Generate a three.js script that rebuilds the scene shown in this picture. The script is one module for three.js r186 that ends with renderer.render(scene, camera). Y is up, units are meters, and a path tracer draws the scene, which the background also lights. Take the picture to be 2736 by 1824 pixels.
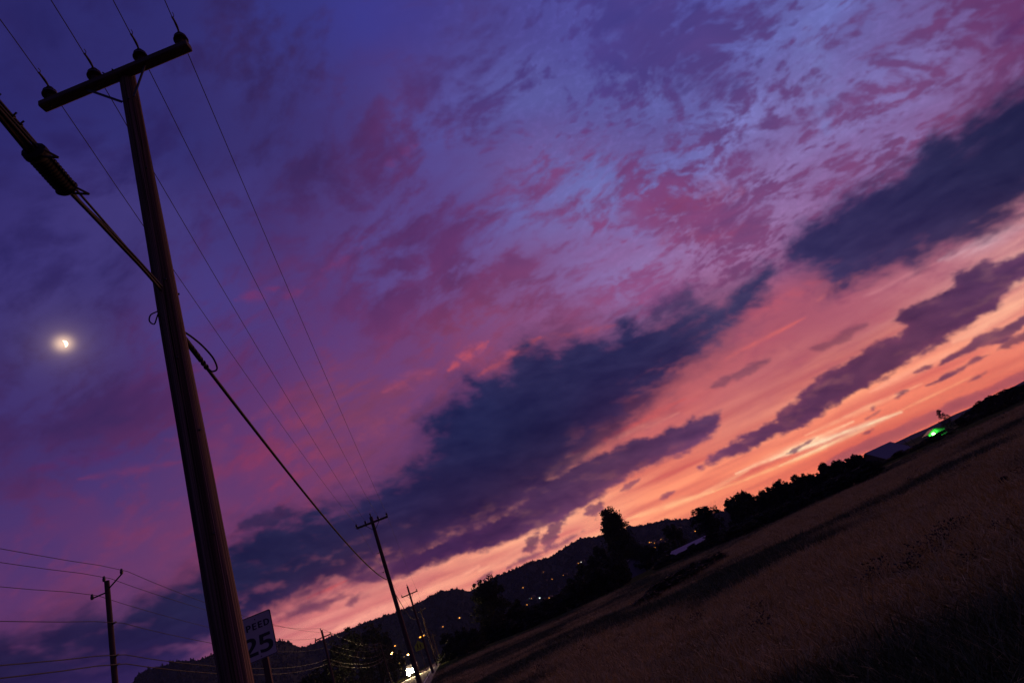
import * as THREE from 'three';
import { mergeGeometries, toCreasedNormals } from 'three/addons/utils/BufferGeometryUtils.js';
import { FontLoader } from 'three/addons/loaders/FontLoader.js';
import { TextGeometry } from 'three/addons/geometries/TextGeometry.js';

// ------------------------------------------------------------------ camera, exposure, sun
const RAD = Math.PI / 180;
const EYE = new THREE.Vector3(0, 1.5, 0);
const scene = new THREE.Scene();
const camera = new THREE.PerspectiveCamera(63.02, 1024 / 682, 0.1, 12000);
camera.position.copy(EYE);
camera.rotation.order = 'YXZ';
camera.rotation.set(24.8 * RAD, 0, -25 * RAD);
camera.updateMatrixWorld();

const renderer = new THREE.WebGLRenderer({ antialias: true });
renderer.setSize(1024, 682);
renderer.toneMapping = THREE.LinearToneMapping;
renderer.toneMappingExposure = 1;
renderer.shadowMap.enabled = true;

// the sun has set behind the low ridge: a broad warm light is left from there
const sun = new THREE.DirectionalLight(0xffac7e, 0.7);
sun.position.set(Math.sin(24 * RAD) * 400, 84, -Math.cos(24 * RAD) * 400);
sun.castShadow = true;
sun.shadow.radius = 40;
sun.shadow.camera.left = sun.shadow.camera.bottom = -200;
sun.shadow.camera.right = sun.shadow.camera.top = 200;
sun.shadow.camera.far = 1200;
scene.add(sun);

// ------------------------------------------------------------------ seeded random and noise
function rng(seed) {
  let a = seed >>> 0;
  return () => {
    a = (a + 0x6D2B79F5) >>> 0;
    let t = Math.imul(a ^ (a >>> 15), 1 | a);
    t = (t + Math.imul(t ^ (t >>> 7), 61 | t)) ^ t;
    return ((t ^ (t >>> 14)) >>> 0) / 4294967296;
  };
}
const PERM = new Uint8Array(512), GX = new Float32Array(256), GY = new Float32Array(256);
{
  const r = rng(77), p = Array.from({ length: 256 }, (_, i) => i);
  for (let i = 255; i > 0; i--) { const j = Math.floor(r() * (i + 1)); [p[i], p[j]] = [p[j], p[i]]; }
  for (let i = 0; i < 512; i++) PERM[i] = p[i & 255];
  for (let i = 0; i < 256; i++) { const a = r() * Math.PI * 2; GX[i] = Math.cos(a); GY[i] = Math.sin(a); }
}
function noise(x, y) {                       // gradient noise, about -1 .. 1
  const xf = Math.floor(x), yf = Math.floor(y), fx = x - xf, fy = y - yf, X = xf & 255, Y = yf & 255;
  const u = fx * fx * fx * (fx * (fx * 6 - 15) + 10), v = fy * fy * fy * (fy * (fy * 6 - 15) + 10);
  const a = PERM[PERM[X] + Y], b = PERM[PERM[X + 1] + Y], c = PERM[PERM[X] + Y + 1], d = PERM[PERM[X + 1] + Y + 1];
  const n0 = GX[a] * fx + GY[a] * fy, n1 = GX[b] * (fx - 1) + GY[b] * fy;
  const n2 = GX[c] * fx + GY[c] * (fy - 1), n3 = GX[d] * (fx - 1) + GY[d] * (fy - 1);
  return 1.5 * (n0 + u * (n1 - n0) + v * (n2 + u * (n3 - n2) - n0 - u * (n1 - n0)));
}
function fbm(x, y, oct, gain = 0.5) {
  let s = 0, a = 1, t = 0;
  for (let i = 0; i < oct; i++) { s += a * noise(x, y); t += a; a *= gain; const k = x * 1.62 - y * 1.18 + 17.3; y = x * 1.18 + y * 1.62 - 9.1; x = k; }
  return s / t;
}
const clamp = (v, a = 0, b = 1) => Math.min(b, Math.max(a, v));
const smooth = (a, b, v) => { const t = clamp((v - a) / (b - a)); return t * t * (3 - 2 * t); };
const lin = (c) => { c /= 255; return c <= 0.04045 ? c / 12.92 : ((c + 0.055) / 1.055) ** 2.4; };

// ------------------------------------------------------------------ sky: dusk air with cloud decks, by azimuth and elevation in degrees
// clear air between the clouds: azimuth, elevation, sRGB
const AIR = [
  [-48.29,58.93,45,42,106], [-33.17,60.88,48,48,116], [-14.07,60.78,54,54,128], [5.7,57.56,60,58,140], [22.15,51.38,76,74,152], [30.62,46.24,84,82,160],
  [40.15,38.1,84,82,162], [43.32,33.67,108,118,190], [46.46,29.91,108,112,186], [49.54,24.83,112,98,160], [52.52,22.53,100,66,128], [-48.26,51.42,42,40,106],
  [-35.37,52.81,48,46,112], [-18.92,53.22,58,54,122], [-7.59,50.91,66,56,124], [3.81,47.98,86,78,152], [14.71,44.53,90,88,158], [19.77,39.02,94,98,168],
  [25.71,35.21,92,90,160], [33.43,31.24,112,112,184], [37.59,27.46,134,130,196], [41.15,23.88,124,112,178], [45.46,22.09,128,110,172], [48.79,19.95,124,90,142],
  [-48.23,43.28,54,46,112], [-39.06,43.84,66,57,122], [-23.18,43.07,64,54,120], [-12.24,42.9,78,64,130], [-1.75,40.09,88,76,148], [9.18,37.71,104,100,170],
  [14.89,32.88,116,116,182], [23.03,32.0,110,116,186], [18.41,25.75,140,118,176], [12.97,25.82,134,106,166], [21.61,22.72,150,112,164], [30.94,25.16,146,128,190],
  [35.14,21.63,144,118,176], [40.5,20.58,140,120,180], [43.55,17.45,142,96,142], [31.94,20.32,150,94,136], [-48.21,34.77,62,52,115], [-40.01,35.25,70,59,123],
  [-29.94,35.87,70,58,128], [-20.75,35.2,86,60,124], [-8.61,38.52,92,70,136], [-2.39,33.75,108,80,144], [6.99,29.86,124,92,152], [-0.25,27.08,128,76,126],
  [-8.33,27.23,110,66,122], [-18.36,27.58,98,62,124], [-26.99,29.65,82,56,118], [5.96,23.31,148,78,118], [19.45,19.51,160,84,116], [24.06,12.19,172,86,107],
  [31.1,10.33,180,94,113], [35.27,10.93,186,104,122], [41.12,9.71,218,150,160], [31.51,13.79,172,90,113], [38.32,10.31,200,126,144], [19.04,11.37,182,90,104],
  [-48.2,27.55,64,48,108], [-38.99,27.8,72,50,108], [-42.55,23.73,64,54,120], [-28.26,24.11,82,56,118], [-20.17,21.87,112,62,112], [-12.29,23.87,116,66,116],
  [-17.04,17.3,108,60,108], [-25.55,17.97,112,58,106], [8.84,10.1,202,97,100], [12.35,11.19,204,96,100], [16.45,10.91,196,100,108], [16.87,7.86,218,124,118],
  [11.08,5.77,240,134,112], [21.43,8.12,214,124,122], [-48.18,19.94,70,52,112], [-42.83,19.02,76,54,114], [-36.0,18.29,92,58,112], [-32.72,21.21,88,56,112],
  [-29.68,17.23,108,58,106], [-48.18,15.12,90,50,104], [-43.6,14.98,98,54,104], [-36.44,14.81,124,60,98], [-46.31,10.45,92,52,100], [-39.49,10.73,110,66,116],
  [-27.82,8.15,196,96,110], [-23.19,6.73,222,120,122], [-20.13,7.47,232,138,126], [-26.08,6.0,244,156,142], [-16.14,6.7,240,144,126], [-11.91,6.22,248,156,130],
  [-7.9,4.98,250,156,132], [-3.35,5.85,255,170,138], [-0.77,5.39,255,164,132], [3.21,5.84,250,150,120], [6.62,6.08,248,134,108], [5.46,3.95,255,148,110],
  [10.07,4.02,255,140,104], [10.89,2.33,255,134,94], [16.03,2.91,255,134,98], [17.45,1.78,255,116,86], [17.27,4.93,255,160,122], [21.29,4.59,255,150,116],
  [25.3,4.56,255,156,122], [29.06,4.52,255,166,132], [32.78,4.75,255,172,138], [36.23,4.95,255,176,144], [39.42,5.54,255,190,160], [23.64,2.03,255,140,100],
  [27.43,2.07,255,134,98], [31.18,2.4,255,126,96], [34.48,2.41,248,112,90], [37.16,2.27,236,104,92], [21.15,1.21,255,110,82], [24.86,0.97,252,110,82],
  [28.73,1.34,244,104,84], [33.71,1.28,234,98,84], [36.84,1.29,224,96,88], [23.12,0.63,255,106,70], [29.79,0.35,255,112,66], [35.66,0.09,255,124,74],
  [-75,60,40,38,98], [-75,30,44,38,98], [-75,10,62,42,92], [-75,2,70,44,90], [-110,45,36,36,92], [-110,15,46,40,92],
  [-110,3,56,44,88], [-150,45,30,30,76], [-150,12,36,33,74], [-150,2,42,37,72], [180,45,30,30,76], [180,12,36,33,74],
  [180,2,42,37,72], [145,45,38,36,92], [145,12,48,40,90], [145,2,62,46,86], [110,45,46,42,102], [110,15,70,50,98],
  [110,3,100,60,90], [80,45,72,58,122], [80,20,104,66,110], [80,8,150,84,96], [80,2,170,84,80], [65,30,96,66,120],
  [62,10,210,124,110], [62,3,240,110,80], [62,18,150,90,114], [55,55,76,66,130], [0,75,56,52,122], [90,75,50,46,112],
  [180,75,38,38,96], [-90,75,42,40,102], [20,65,74,70,146],
];
const PATCH = [
  [-48.29,58.93,40,36,96,0.4], [-35.29,53.14,44,36,96,0.45], [-19.1,52.88,52,38,90,0.55], [-14.67,47.46,54,38,90,0.6], [-3.55,47.18,92,48,102,0.5], [11.94,50.53,72,56,122,0.5],
  [27.61,43.66,72,62,136,0.4], [33.51,37.23,74,60,128,0.6], [31.9,32.53,86,62,124,0.55], [31.15,28.56,98,66,126,0.5], [25.35,27.85,124,58,106,0.6], [20.44,30.12,118,58,114,0.5],
  [37.21,24.27,110,62,116,0.5], [41.82,24.68,98,72,132,0.5], [41.35,19.23,120,66,112,0.55], [47.21,19.99,118,64,112,0.6], [50.97,21.85,90,44,100,0.75], [10.47,35.16,122,66,122,0.45],
  [-0.38,37.3,94,50,106,0.6], [-9.39,36.92,78,44,100,0.6], [-5.65,32.98,92,46,98,0.65], [3.12,28.12,108,58,108,0.6], [-13.97,32.72,108,54,106,0.55], [-3.36,26.36,160,72,96,0.5],
  [-19.65,38.41,100,54,108,0.5], [-23.7,41.53,58,42,102,0.5], [-30.99,30.8,92,46,100,0.55], [-42.27,28.25,50,36,88,0.7], [-46.79,28.74,56,40,96,0.6], [-45.44,25.23,78,42,92,0.5],
  [-28.67,22.16,134,54,96,0.52], [-36.43,20.25,128,56,96,0.48], [-45.61,19.03,112,52,100,0.48], [-41.66,14.71,120,60,100,0.45], [-48.23,40.69,44,36,94,0.45], [-19.92,22.68,130,66,98,0.5],
  [-14.25,19.93,110,58,100,0.5], [25.98,21.79,124,68,116,0.55], [30.55,18.42,110,60,112,0.5], [5.08,21.73,130,68,104,0.5], [24.51,12.86,172,84,104,0.45], [30.67,9.7,180,92,110,0.4],
  [15.36,9.13,200,104,110,0.4], [15.48,25.44,150,84,138,0.4], [41.13,14.22,150,72,108,0.55], [36.18,20.21,136,72,118,0.55], [-75,45,36,34,90,0.4], [-110,30,36,34,84,0.4],
  [180,30,34,32,80,0.4], [120,30,44,36,86,0.4], [80,45,74,50,104,0.5], [65,20,110,60,100,0.5], [-75,12,60,40,88,0.5], [0,75,50,46,112,0.4],
  [180,5,44,36,78,0.4], [90,6,120,64,86,0.4], [-120,5,48,38,82,0.4],
];
const BANK = [
  [45.55,15.77,42,36,84], [38.62,15.6,48,42,98], [31.94,17.34,58,46,102], [35.56,13.96,78,50,102], [42.51,13.82,44,34,80], [22.9,17.34,72,56,108],
  [10.57,17.5,48,42,96], [1.87,20.72,56,44,96], [12.16,14.19,58,38,88], [2.34,16.57,42,38,92], [5.79,13.49,58,28,74], [-7.08,18.18,40,38,92],
  [-1.29,14.34,36,28,70], [-10.83,15.0,42,32,80], [-17.93,14.55,46,38,92], [-14.32,11.89,46,28,76], [-8.47,9.11,62,34,82], [-1.29,9.21,76,42,92],
  [8.23,8.99,86,50,94], [13.88,8.97,98,60,102], [-11.2,8.05,60,28,72], [-17.3,8.39,76,40,84], [-26.62,13.46,44,36,86], [-30.39,13.58,38,32,78],
  [-27.28,10.58,38,28,72], [-21.67,9.27,46,28,74], [-37.46,11.67,40,32,78], [-45.8,11.43,42,28,74], [-43.38,8.77,50,32,86], [28.77,6.89,86,46,82],
  [24.48,6.36,90,50,84], [36.32,7.45,86,46,86], [39.19,7.84,98,62,102], [17.69,5.61,102,56,86], [35.84,4.39,98,56,82], [-6.11,5.94,112,66,96],
  [1.11,6.34,122,72,98], [30.75,4.34,120,66,84], [-23.45,7.21,120,62,98], [7.15,4.5,150,80,98], [62,12,60,44,84], [90,8,60,44,80],
  [180,8,40,34,70], [-90,8,42,32,74],
];
const BODIES = [
  [1.2, 1.6, 1.1, 0.3, [55.05,18.59,51.9,18.62,49.58,18.92,46.63,19.25,43.61,19.78,39.64,19.47,36.18,20.21,32.45,20.4,28.79,19.74,26.47,18.42,28.14,16.25,29.03,13.19,32.6,12.5,35.89,11.82,38.92,11.16,43.23,10.44,48.0,9.14]],
  [1.2, 1.7, 1.1, 0.36, [26.31,19.54,22.15,19.83,18.48,21.12,13.95,22.23,9.78,22.43,6.18,23.71,1.58,25.31,-2.99,23.77,-7.59,24.1,-10.85,22.43,-13.96,20.74,-14.83,18.31,-18.92,17.07,-23.23,17.23,-26.49,17.45,-29.68,17.23,-32.7,16.97,-35.08,15.1,-37.8,14.18,-40.86,13.81,-44.17,14.21,-48.17,13.96,-50.86,14.23,-50.7,8.91,-40.96,5.45,-34.02,8.72,-27.67,8.84,-19.69,8.91,-11.2,8.05,-3.82,8.94,4.18,10.44,9.68,11.59,15.11,12.61,20.61,13.83,24.37,16.37]],
  [0.7, 0.7, 1.2, 0.85, [14.1,14.13,10.53,13.08,6.62,11.9,4.18,11.39,-0.65,10.53,-4.68,10.21,-8.47,9.11,-15.25,9.25,-19.69,8.91,-21.09,9.85,-16.18,11.74,-6.68,13.34,0.96,13.82,7.05,15.81]],
  [0.75, 1.5, 1.0, 1, [54.06,17.32,51.19,17.72,48.84,17.98,47.63,18.44,46.19,18.24,45.21,18.68,43.96,18.2,43.12,19.25,41.89,18.93,40.51,18.72,38.79,18.61,37.74,19.3,36.49,19.64,35.17,19.71,33.56,19.49,31.28,19.74,29.15,18.83,28.73,17.1,29.87,16.36,30.35,15.03,30.74,13.98,29.57,13.67,30.94,13.26,32.69,12.91,34.37,12.56,35.93,12.07,37.54,11.86,39.02,11.53,40.7,10.97,42.12,10.76,43.49,10.81,46.0,10.78,48.68,10.1]],
  [0.75, 1.6, 1.0, 1, [27.4,18.76,26.57,18.9,24.36,18.72,21.59,17.67,19.55,18.29,17.68,19.27,15.14,19.38,12.75,19.7,12.07,21.43,9.82,20.59,7.53,21.24,6.56,22.07,3.9,21.83,2.81,23.12,1.45,23.93,-0.76,23.2,-2.13,22.15,-4.45,22.12,-6.1,23.11,-5.79,21.83,-7.39,21.35,-8.71,21.84,-10.11,21.27,-12.56,20.43,-11.87,18.93,-13.02,17.52,-17.36,16.31,-20.2,15.78,-22.43,15.49,-24.31,16.33,-26.47,15.81,-29.94,15.93,-31.76,16.12,-32.93,15.54,-34.85,14.3,-37.01,13.1,-38.36,13.3,-40.74,12.79,-41.48,12.07,-42.77,13.14,-43.95,13.21,-45.83,13.24,-47.33,12.85,-48.17,13.12,-50.83,13.13,-50.72,9.42,-45.91,6.96,-40.92,6.02,-35.38,8.22,-31.89,9.5,-30.24,9.32,-28.46,9.28,-26.57,9.48,-24.21,9.44,-21.96,9.38,-19.76,9.38,-18.21,9.57,-17.04,9.44,-14.71,9.54,-10.61,9.55,-6.23,9.51,-3.43,10.82,-0.19,11.49,2.91,12.64,6.55,13.32,7.91,14.26,10.44,14.3,13.22,14.81,16.78,14.46,20.46,15.94,24.46,16.31,26.38,17.49]],
  [0.3, 0.9, 1.6, 0.75, [-32.47,16.15,-31.21,17.1,-28.11,17.34,-26.34,16.38,-28.02,15.92,-29.86,16.3]],
  [0.6, 1.2, 1.4, 0.7, [13.79,20.29,16.5,21.28,19.45,21.04,19.22,19.15,16.31,19.36]],
  [0.28, 0.65, 1.8, 1, [15.62,9.18,14.53,9.43,13.22,9.83,11.81,9.61,10.65,9.91,8.74,9.92,6.73,10.65,4.28,10.63,1.42,10.77,-1.15,10.52,-3.93,10.8,-5.95,9.48,-9.85,9.15,-14.81,9.24,-17.88,9.23,-19.69,8.91,-20.21,7.9,-17.31,7.69,-15.01,7.56,-12.69,7.46,-10.06,6.9,-7.58,6.9,-5.62,6.73,-3.17,6.65,-0.78,6.81,1.69,7.11,3.55,7.4,5.61,7.69,7.52,7.71,10.15,7.37,12.07,7.47,13.86,7.77,15.13,8.37]],
  [0.3, 0.6, 1.6, 0.9, [-23.67,9.36,-19.77,9.35,-15.97,8.07,-20.21,7.9,-22.98,8.66]],
  [0.24, 0.65, 2.0, 1, [47.48,8.42,44.36,8.09,41.67,8.24,41.24,8.35,39.81,8.51,39.74,9.31,38.93,9.54,37.55,9.46,36.94,8.78,35.08,8.86,33.54,9.23,31.96,8.81,32.73,8.05,31.55,7.61,29.93,7.98,28.2,7.88,26.79,7.72,25.45,7.77,23.53,7.55,22.12,6.86,20.0,6.68,19.54,6.15,17.75,6.34,16.48,6.42,14.87,6.2,12.98,6.06,11.33,5.56,12.62,5.29,14.61,5.25,16.71,5.08,18.85,5.04,20.76,4.74,22.92,4.89,25.1,5.16,27.13,5.28,28.95,5.19,30.92,5.39,32.76,5.49,34.61,5.7,36.32,5.78,37.96,5.85,38.53,5.97,39.56,6.57,40.67,6.82,43.28,6.56,45.94,6.23]],
  [0.1, 0.3, 2.6, 0.95, [32.19,3.99,33.68,4.33,34.82,4.41,36.08,4.68,37.44,4.39,38.45,4.36,40.93,4.38,40.2,3.33,38.55,3.76,36.81,3.47,35.49,3.83,33.99,4.0]],
  [0.1, 0.3, 2.8, 0.85, [30.85,4.44,31.77,4.55,32.5,4.34,32.01,4.14]],
  [0.08, 0.25, 2.8, 0.95, [30.9,3.1,32.94,3.26,34.07,3.16,33.7,2.9,32.21,2.92]],
  [0.08, 0.25, 2.8, 0.9, [34.2,3.16,34.95,3.33,35.66,3.07,35.02,2.96]],
  [0.12, 0.35, 2.6, 0.8, [36.2,3.08,37.32,3.37,38.59,3.49,39.64,3.34,38.61,2.67,37.54,2.82]],
  [0.1, 0.4, 3, 0.9, [28.57,3.35,29.13,3.53,29.64,3.44,29.16,3.26]],
  [0.08, 0.2, 3, 0.85, [33.31,2.0,34.1,2.08,34.82,2.11,34.32,1.94]],
  [0.07, 0.28, 3, 0.85, [18.6,3.23,19.34,3.34,20.54,3.41,21.42,3.38,20.74,3.21,19.44,3.11]],
  [0.07, 0.22, 3, 0.8, [24.72,1.92,25.32,1.97,25.73,1.96,25.33,1.81]],
  [0.08, 0.2, 3, 0.6, [25.76,2.92,26.56,2.98,27.02,3.02,26.4,2.86]],
  [0.07, 0.2, 3, 0.7, [26.31,3.29,26.65,3.53,26.98,3.51,26.66,3.26]],
  [0.2, 0.7, 2.6, 0.85, [-7.75,5.34,-7.13,6.02,-6.34,6.47,-5.57,6.32,-5.72,5.77,-6.39,5.29]],
  [0.2, 0.8, 2.6, 0.85, [-5.74,5.52,-5.21,6.08,-4.55,6.5,-3.42,6.72,-2.3,6.59,-3.18,6.22,-3.88,5.52,-5.02,5.05]],
  [0.18, 0.5, 2.4, 0.75, [-9.61,4.69,-7.45,4.97,-5.17,4.94,-3.36,4.86,-1.47,4.91,-3.04,4.55,-5.84,4.46]],
  [0.2, 0.7, 2.6, 0.85, [-0.72,6.17,-0.08,6.6,1.25,6.81,1.23,6.02,0.21,5.67]],
  [0.1, 0.3, 2.6, 0.75, [3.4,6.75,4.24,7.09,5.69,6.97,4.55,6.59]],
  [0.1, 0.3, 2.6, 0.8, [6.21,4.48,7.04,4.72,8.15,4.65,7.29,4.34]],
  [0.12, 0.35, 2.4, 0.6, [-13.25,4.47,-12.21,4.89,-11.07,4.96,-11.78,4.51]],
  [0.25, 0.5, 1.8, 0.75, [-30.02,8.08,-28.1,8.55,-25.47,8.34,-24.36,8.26,-26.11,7.57,-28.27,7.77]],
  [0.25, 0.6, 2.2, 0.75, [-24.34,7.41,-23.61,7.81,-23.06,7.76,-23.54,7.17,-24.06,6.99]],
  [0.15, 0.3, 2.2, 0.6, [-25.6,7.94,-24.39,8.12,-23.66,7.91,-24.48,7.77]],
  [0.2, 0.5, 2, 0.55, [15.5,11.67,17.98,11.88,21.04,11.64,22.12,11.23,19.76,11.06,17.12,11.26]],
  [0.2, 0.5, 2, 0.5, [25.45,10.36,26.93,10.07,29.39,10.12,30.24,9.63,28.08,9.37,26.23,9.64]],
  [0.1, 0.28, 1.2, 0.72, [20.31,1.13,22.67,1.36,24.63,1.38,27.11,1.21,28.76,1.33,30.39,1.22,31.97,1.19,33.12,1.11,34.2,1.02,36.66,1.02,40.04,0.72,39.69,0.21,36.25,0.43,33.78,0.4,32.17,0.28,29.83,0.4,27.22,0.3,26.01,0.33,22.89,0.58,20.56,0.59]],
];
const MASSES = [
  [0.9, 0.6, [16.83,30.11,19.88,32.65,24.74,31.5,27.3,31.4,31.35,26.86,30.82,22.87,28.38,20.4,24.81,21.24,21.55,24.8,18.98,27.81]],
  [0.8, 0.42, [24.42,37.1,29.62,38.7,35.19,36.78,38.84,33.86,37.09,32.35,34.39,32.08,32.66,30.53,29.08,30.05,26.3,32.43]],
  [1.6, 0.6, [26.71,47.93,33.54,46.86,39.58,40.66,39.66,35.57,33.95,35.35,26.5,37.16,25.0,42.21]],
  [0.8, 0.42, [35.39,27.83,37.86,29.58,39.82,28.95,42.49,25.96,42.02,23.46,38.66,23.38,36.56,25.13]],
  [1.2, 0.6, [36.94,19.04,41.77,19.78,46.63,19.25,51.42,21.21,53.2,19.56,51.11,16.9,48.84,17.98,44.35,18.49,39.21,18.41,34.29,19.38,32.76,19.65]],
  [1.2, 0.45, [-15.31,35.45,-9.29,39.01,-1.55,40.02,3.33,37.94,1.88,36.31,-4.21,35.33,-10.94,35.53]],
  [1.2, 0.55, [-15.54,33.13,-9.31,35.07,-1.27,34.3,4.42,30.68,1.52,29.65,-4.56,29.39,-9.49,28.1,-13.14,30.33]],
  [1.2, 0.3, [-4.52,48.25,2.48,48.82,1.51,46.71,-3.88,45.03]],
  [0.9, 0.3, [9.03,40.02,12.59,41.23,16.15,40.54,13.44,39.05]],
  [0.7, 0.35, [9.18,34.44,13.76,35.13,16.54,33.97,17.34,30.83,12.86,31.6]],
  [0.8, 0.45, [10.15,25.12,17.43,24.3,23.35,21.57,28.02,19.31,24.07,19.07,18.0,20.39,10.83,22.39]],
  [0.4, 0.4, [2.87,26.98,6.67,26.75,6.45,26.1]],
  [0.5, 0.35, [-1.0,31.3,3.66,31.36,3.79,30.31,-0.71,29.72]],
  [1.4, 0.4, [-20.6,44.34,-13.71,49.27,-3.85,50.51,-2.81,48.23,-9.98,44.95,-17.11,42.17]],
  [1.2, 0.35, [-0.02,53.48,8.78,53.28,8.37,51.43,-0.48,51.27]],
  [0.9, 0.35, [12.72,47.65,20.05,47.71,18.84,45.2,11.97,45.33]],
  [1.1, 0.4, [10.43,49.02,15.87,49.3,13.84,45.84,9.04,44.32]],
  [1.4, 0.5, [-49.84,29.93,-42.13,30.37,-34.31,30.14,-33.11,27.98,-40.77,26.62,-46.55,26.06,-49.77,26.44]],
  [1.2, 0.3, [-26.3,39.43,-18.76,40.79,-11.18,42.67,-11.29,40.1,-19.93,37.61,-26.03,36.96]],
  [1.2, 0.35, [-30.49,25.05,-23.2,27.09,-14.2,25.43,-13.36,22.38,-20.64,20.26,-28.24,20.41]],
  [1.1, 0.35, [-20.3,18.41,-15.39,22.14,-12.33,22.49,-12.39,19.72,-17.04,17.3]],
  [1.2, 0.35, [44.03,27.26,49.54,24.83,51.43,23.15,48.93,21.7,44.72,23.44]],
  [0.7, 0.35, [33.57,22.48,37.55,21.45,40.51,19.11,37.18,18.83,33.22,20.26]],
  [1, 0.3, [-50.35,48.94,-40.22,51.19,-36.43,47.39,-44.85,42.24,-50.12,41.8]],
  [1.2, 0.3, [-27.97,59.35,-15.41,57.04,-18.57,53.89,-26.34,54.95]],
  [1, 0.35, [3.79,24.33,11.53,23.54,14.97,22.16,10.37,21.62,5.29,22.12]],
];
const STREAKS = [
  [17.18,3.39,28.29,2.17,0.25,255,232,190,1,0.3], [17.54,2.6,26.02,2.18,0.14,255,218,168,1,0.3], [13.86,3.62,24.79,3.2,0.26,255,212,168,0.85,0.45], [20.87,3.93,30.84,3.43,0.18,255,196,150,0.6,0.5], [25.01,2.36,34.03,2.21,0.1,255,180,128,0.6,0.4], [11.32,3.08,21.77,2.17,0.15,255,190,130,0.7,0.4],
  [9.67,3.33,15.03,3.4,0.19,255,200,150,0.6,0.3], [2.81,4.17,11.32,3.08,0.27,255,196,140,0.7,0.3], [43.09,9.91,37.5,11.07,0.54,224,178,190,0.75,0.4], [37.71,10.99,31.57,11.86,0.29,218,140,150,0.5,0.5], [34.41,5.15,39.9,5.38,0.45,255,192,156,0.6,0.4], [27.31,4.7,34.34,4.57,0.35,255,180,146,0.5,0.4],
  [18.78,13.31,26.75,12.89,0.2,232,108,102,0.6,0.6], [0.87,11.96,13.44,11.81,0.38,228,92,88,0.75,0.5], [4.78,11.58,12.18,10.89,0.34,236,150,134,0.6,0.6], [-17.08,9.3,-6.19,9.36,0.16,172,90,108,0.75,0.8], [-23.79,9.2,-27.45,8.98,0.15,222,82,86,0.8,0.4], [-26.18,5.6,-19.0,5.76,0.52,252,176,150,0.55,0.5],
  [-20.77,5.38,-12.05,5.86,0.39,255,180,146,0.5,0.5], [-12.19,5.51,-3.44,5.67,0.47,255,190,150,0.45,0.5], [-5.83,45.66,-0.23,46.26,0.78,118,46,96,0.35,0.9], [17.69,30.27,28.91,25.74,1.65,136,60,102,0.55,0.9], [18.91,26.47,28.83,21.73,0.91,150,70,110,0.4,0.9], [36.48,13.67,43.63,13.18,0.61,176,82,104,0.55,0.8],
  [28.47,13.59,33.93,13.84,0.37,214,112,112,0.55,0.8], [21.07,16.01,30.15,14.8,0.64,196,88,104,0.45,0.8], [-7.86,24.68,-2.54,25.8,0.62,196,84,98,0.75,0.8], [-4.91,23.08,3.03,23.92,0.54,214,92,98,0.6,0.9], [2.48,23.92,11.3,21.38,0.44,176,80,102,0.5,0.9], [-15.39,24.89,-9.22,25.16,0.79,168,76,98,0.5,0.9],
  [-19.45,21.21,-12.33,22.49,0.95,150,72,98,0.4,0.9], [-27.92,36.82,-23.04,37.32,0.48,122,50,100,0.55,0.8], [-23.41,36.13,-20.21,36.81,0.49,124,50,98,0.5,0.8], [-17.69,38.03,-12.36,39.04,0.74,122,52,104,0.5,0.8], [-28.7,25.86,-20.26,27.64,0.66,130,62,102,0.4,0.8], [-36.45,25.5,-26.78,23.32,0.54,116,50,98,0.45,0.7],
  [-46.57,24.74,-39.24,25.27,0.56,92,38,90,0.5,0.7], [-43.17,23.5,-35.31,23.37,0.36,120,52,96,0.5,0.7], [-38.99,27.8,-44.77,27.68,1.07,56,40,92,0.5,0.7], [-33.55,20.65,-31.18,25.6,1.08,130,60,98,0.35,0.7], [-36.61,13.45,-32.87,15.89,0.59,138,66,98,0.5,0.7], [30.68,43.39,30.57,36.63,2.12,74,60,128,0.7,0.5],
  [30.84,36.92,34.97,32.94,1.63,74,58,122,0.6,0.6], [49.77,21.55,51.79,21.65,0.91,82,40,98,0.6,0.7], [42.36,32.7,37.91,25.12,1.27,122,128,196,0.4,0.8], [17.74,34.28,18.91,26.47,1.65,120,116,184,0.35,0.7], [-39.52,10.48,-39.02,10.76,0.28,120,74,124,0.7,0.8], [-44.16,9.74,-43.74,9.86,0.19,140,90,132,0.7,0.8],
  [-46.55,10.09,-45.93,10.14,0.21,96,52,100,0.7,0.8], [-36.16,8.32,-35.53,8.35,0.27,110,60,98,0.6,0.8], [-41.4,10.52,-39.1,10.53,0.26,96,56,108,0.6,0.7], [-40.56,10.47,-36.25,11.25,0.21,88,54,106,0.4,0.8],
];

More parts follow.
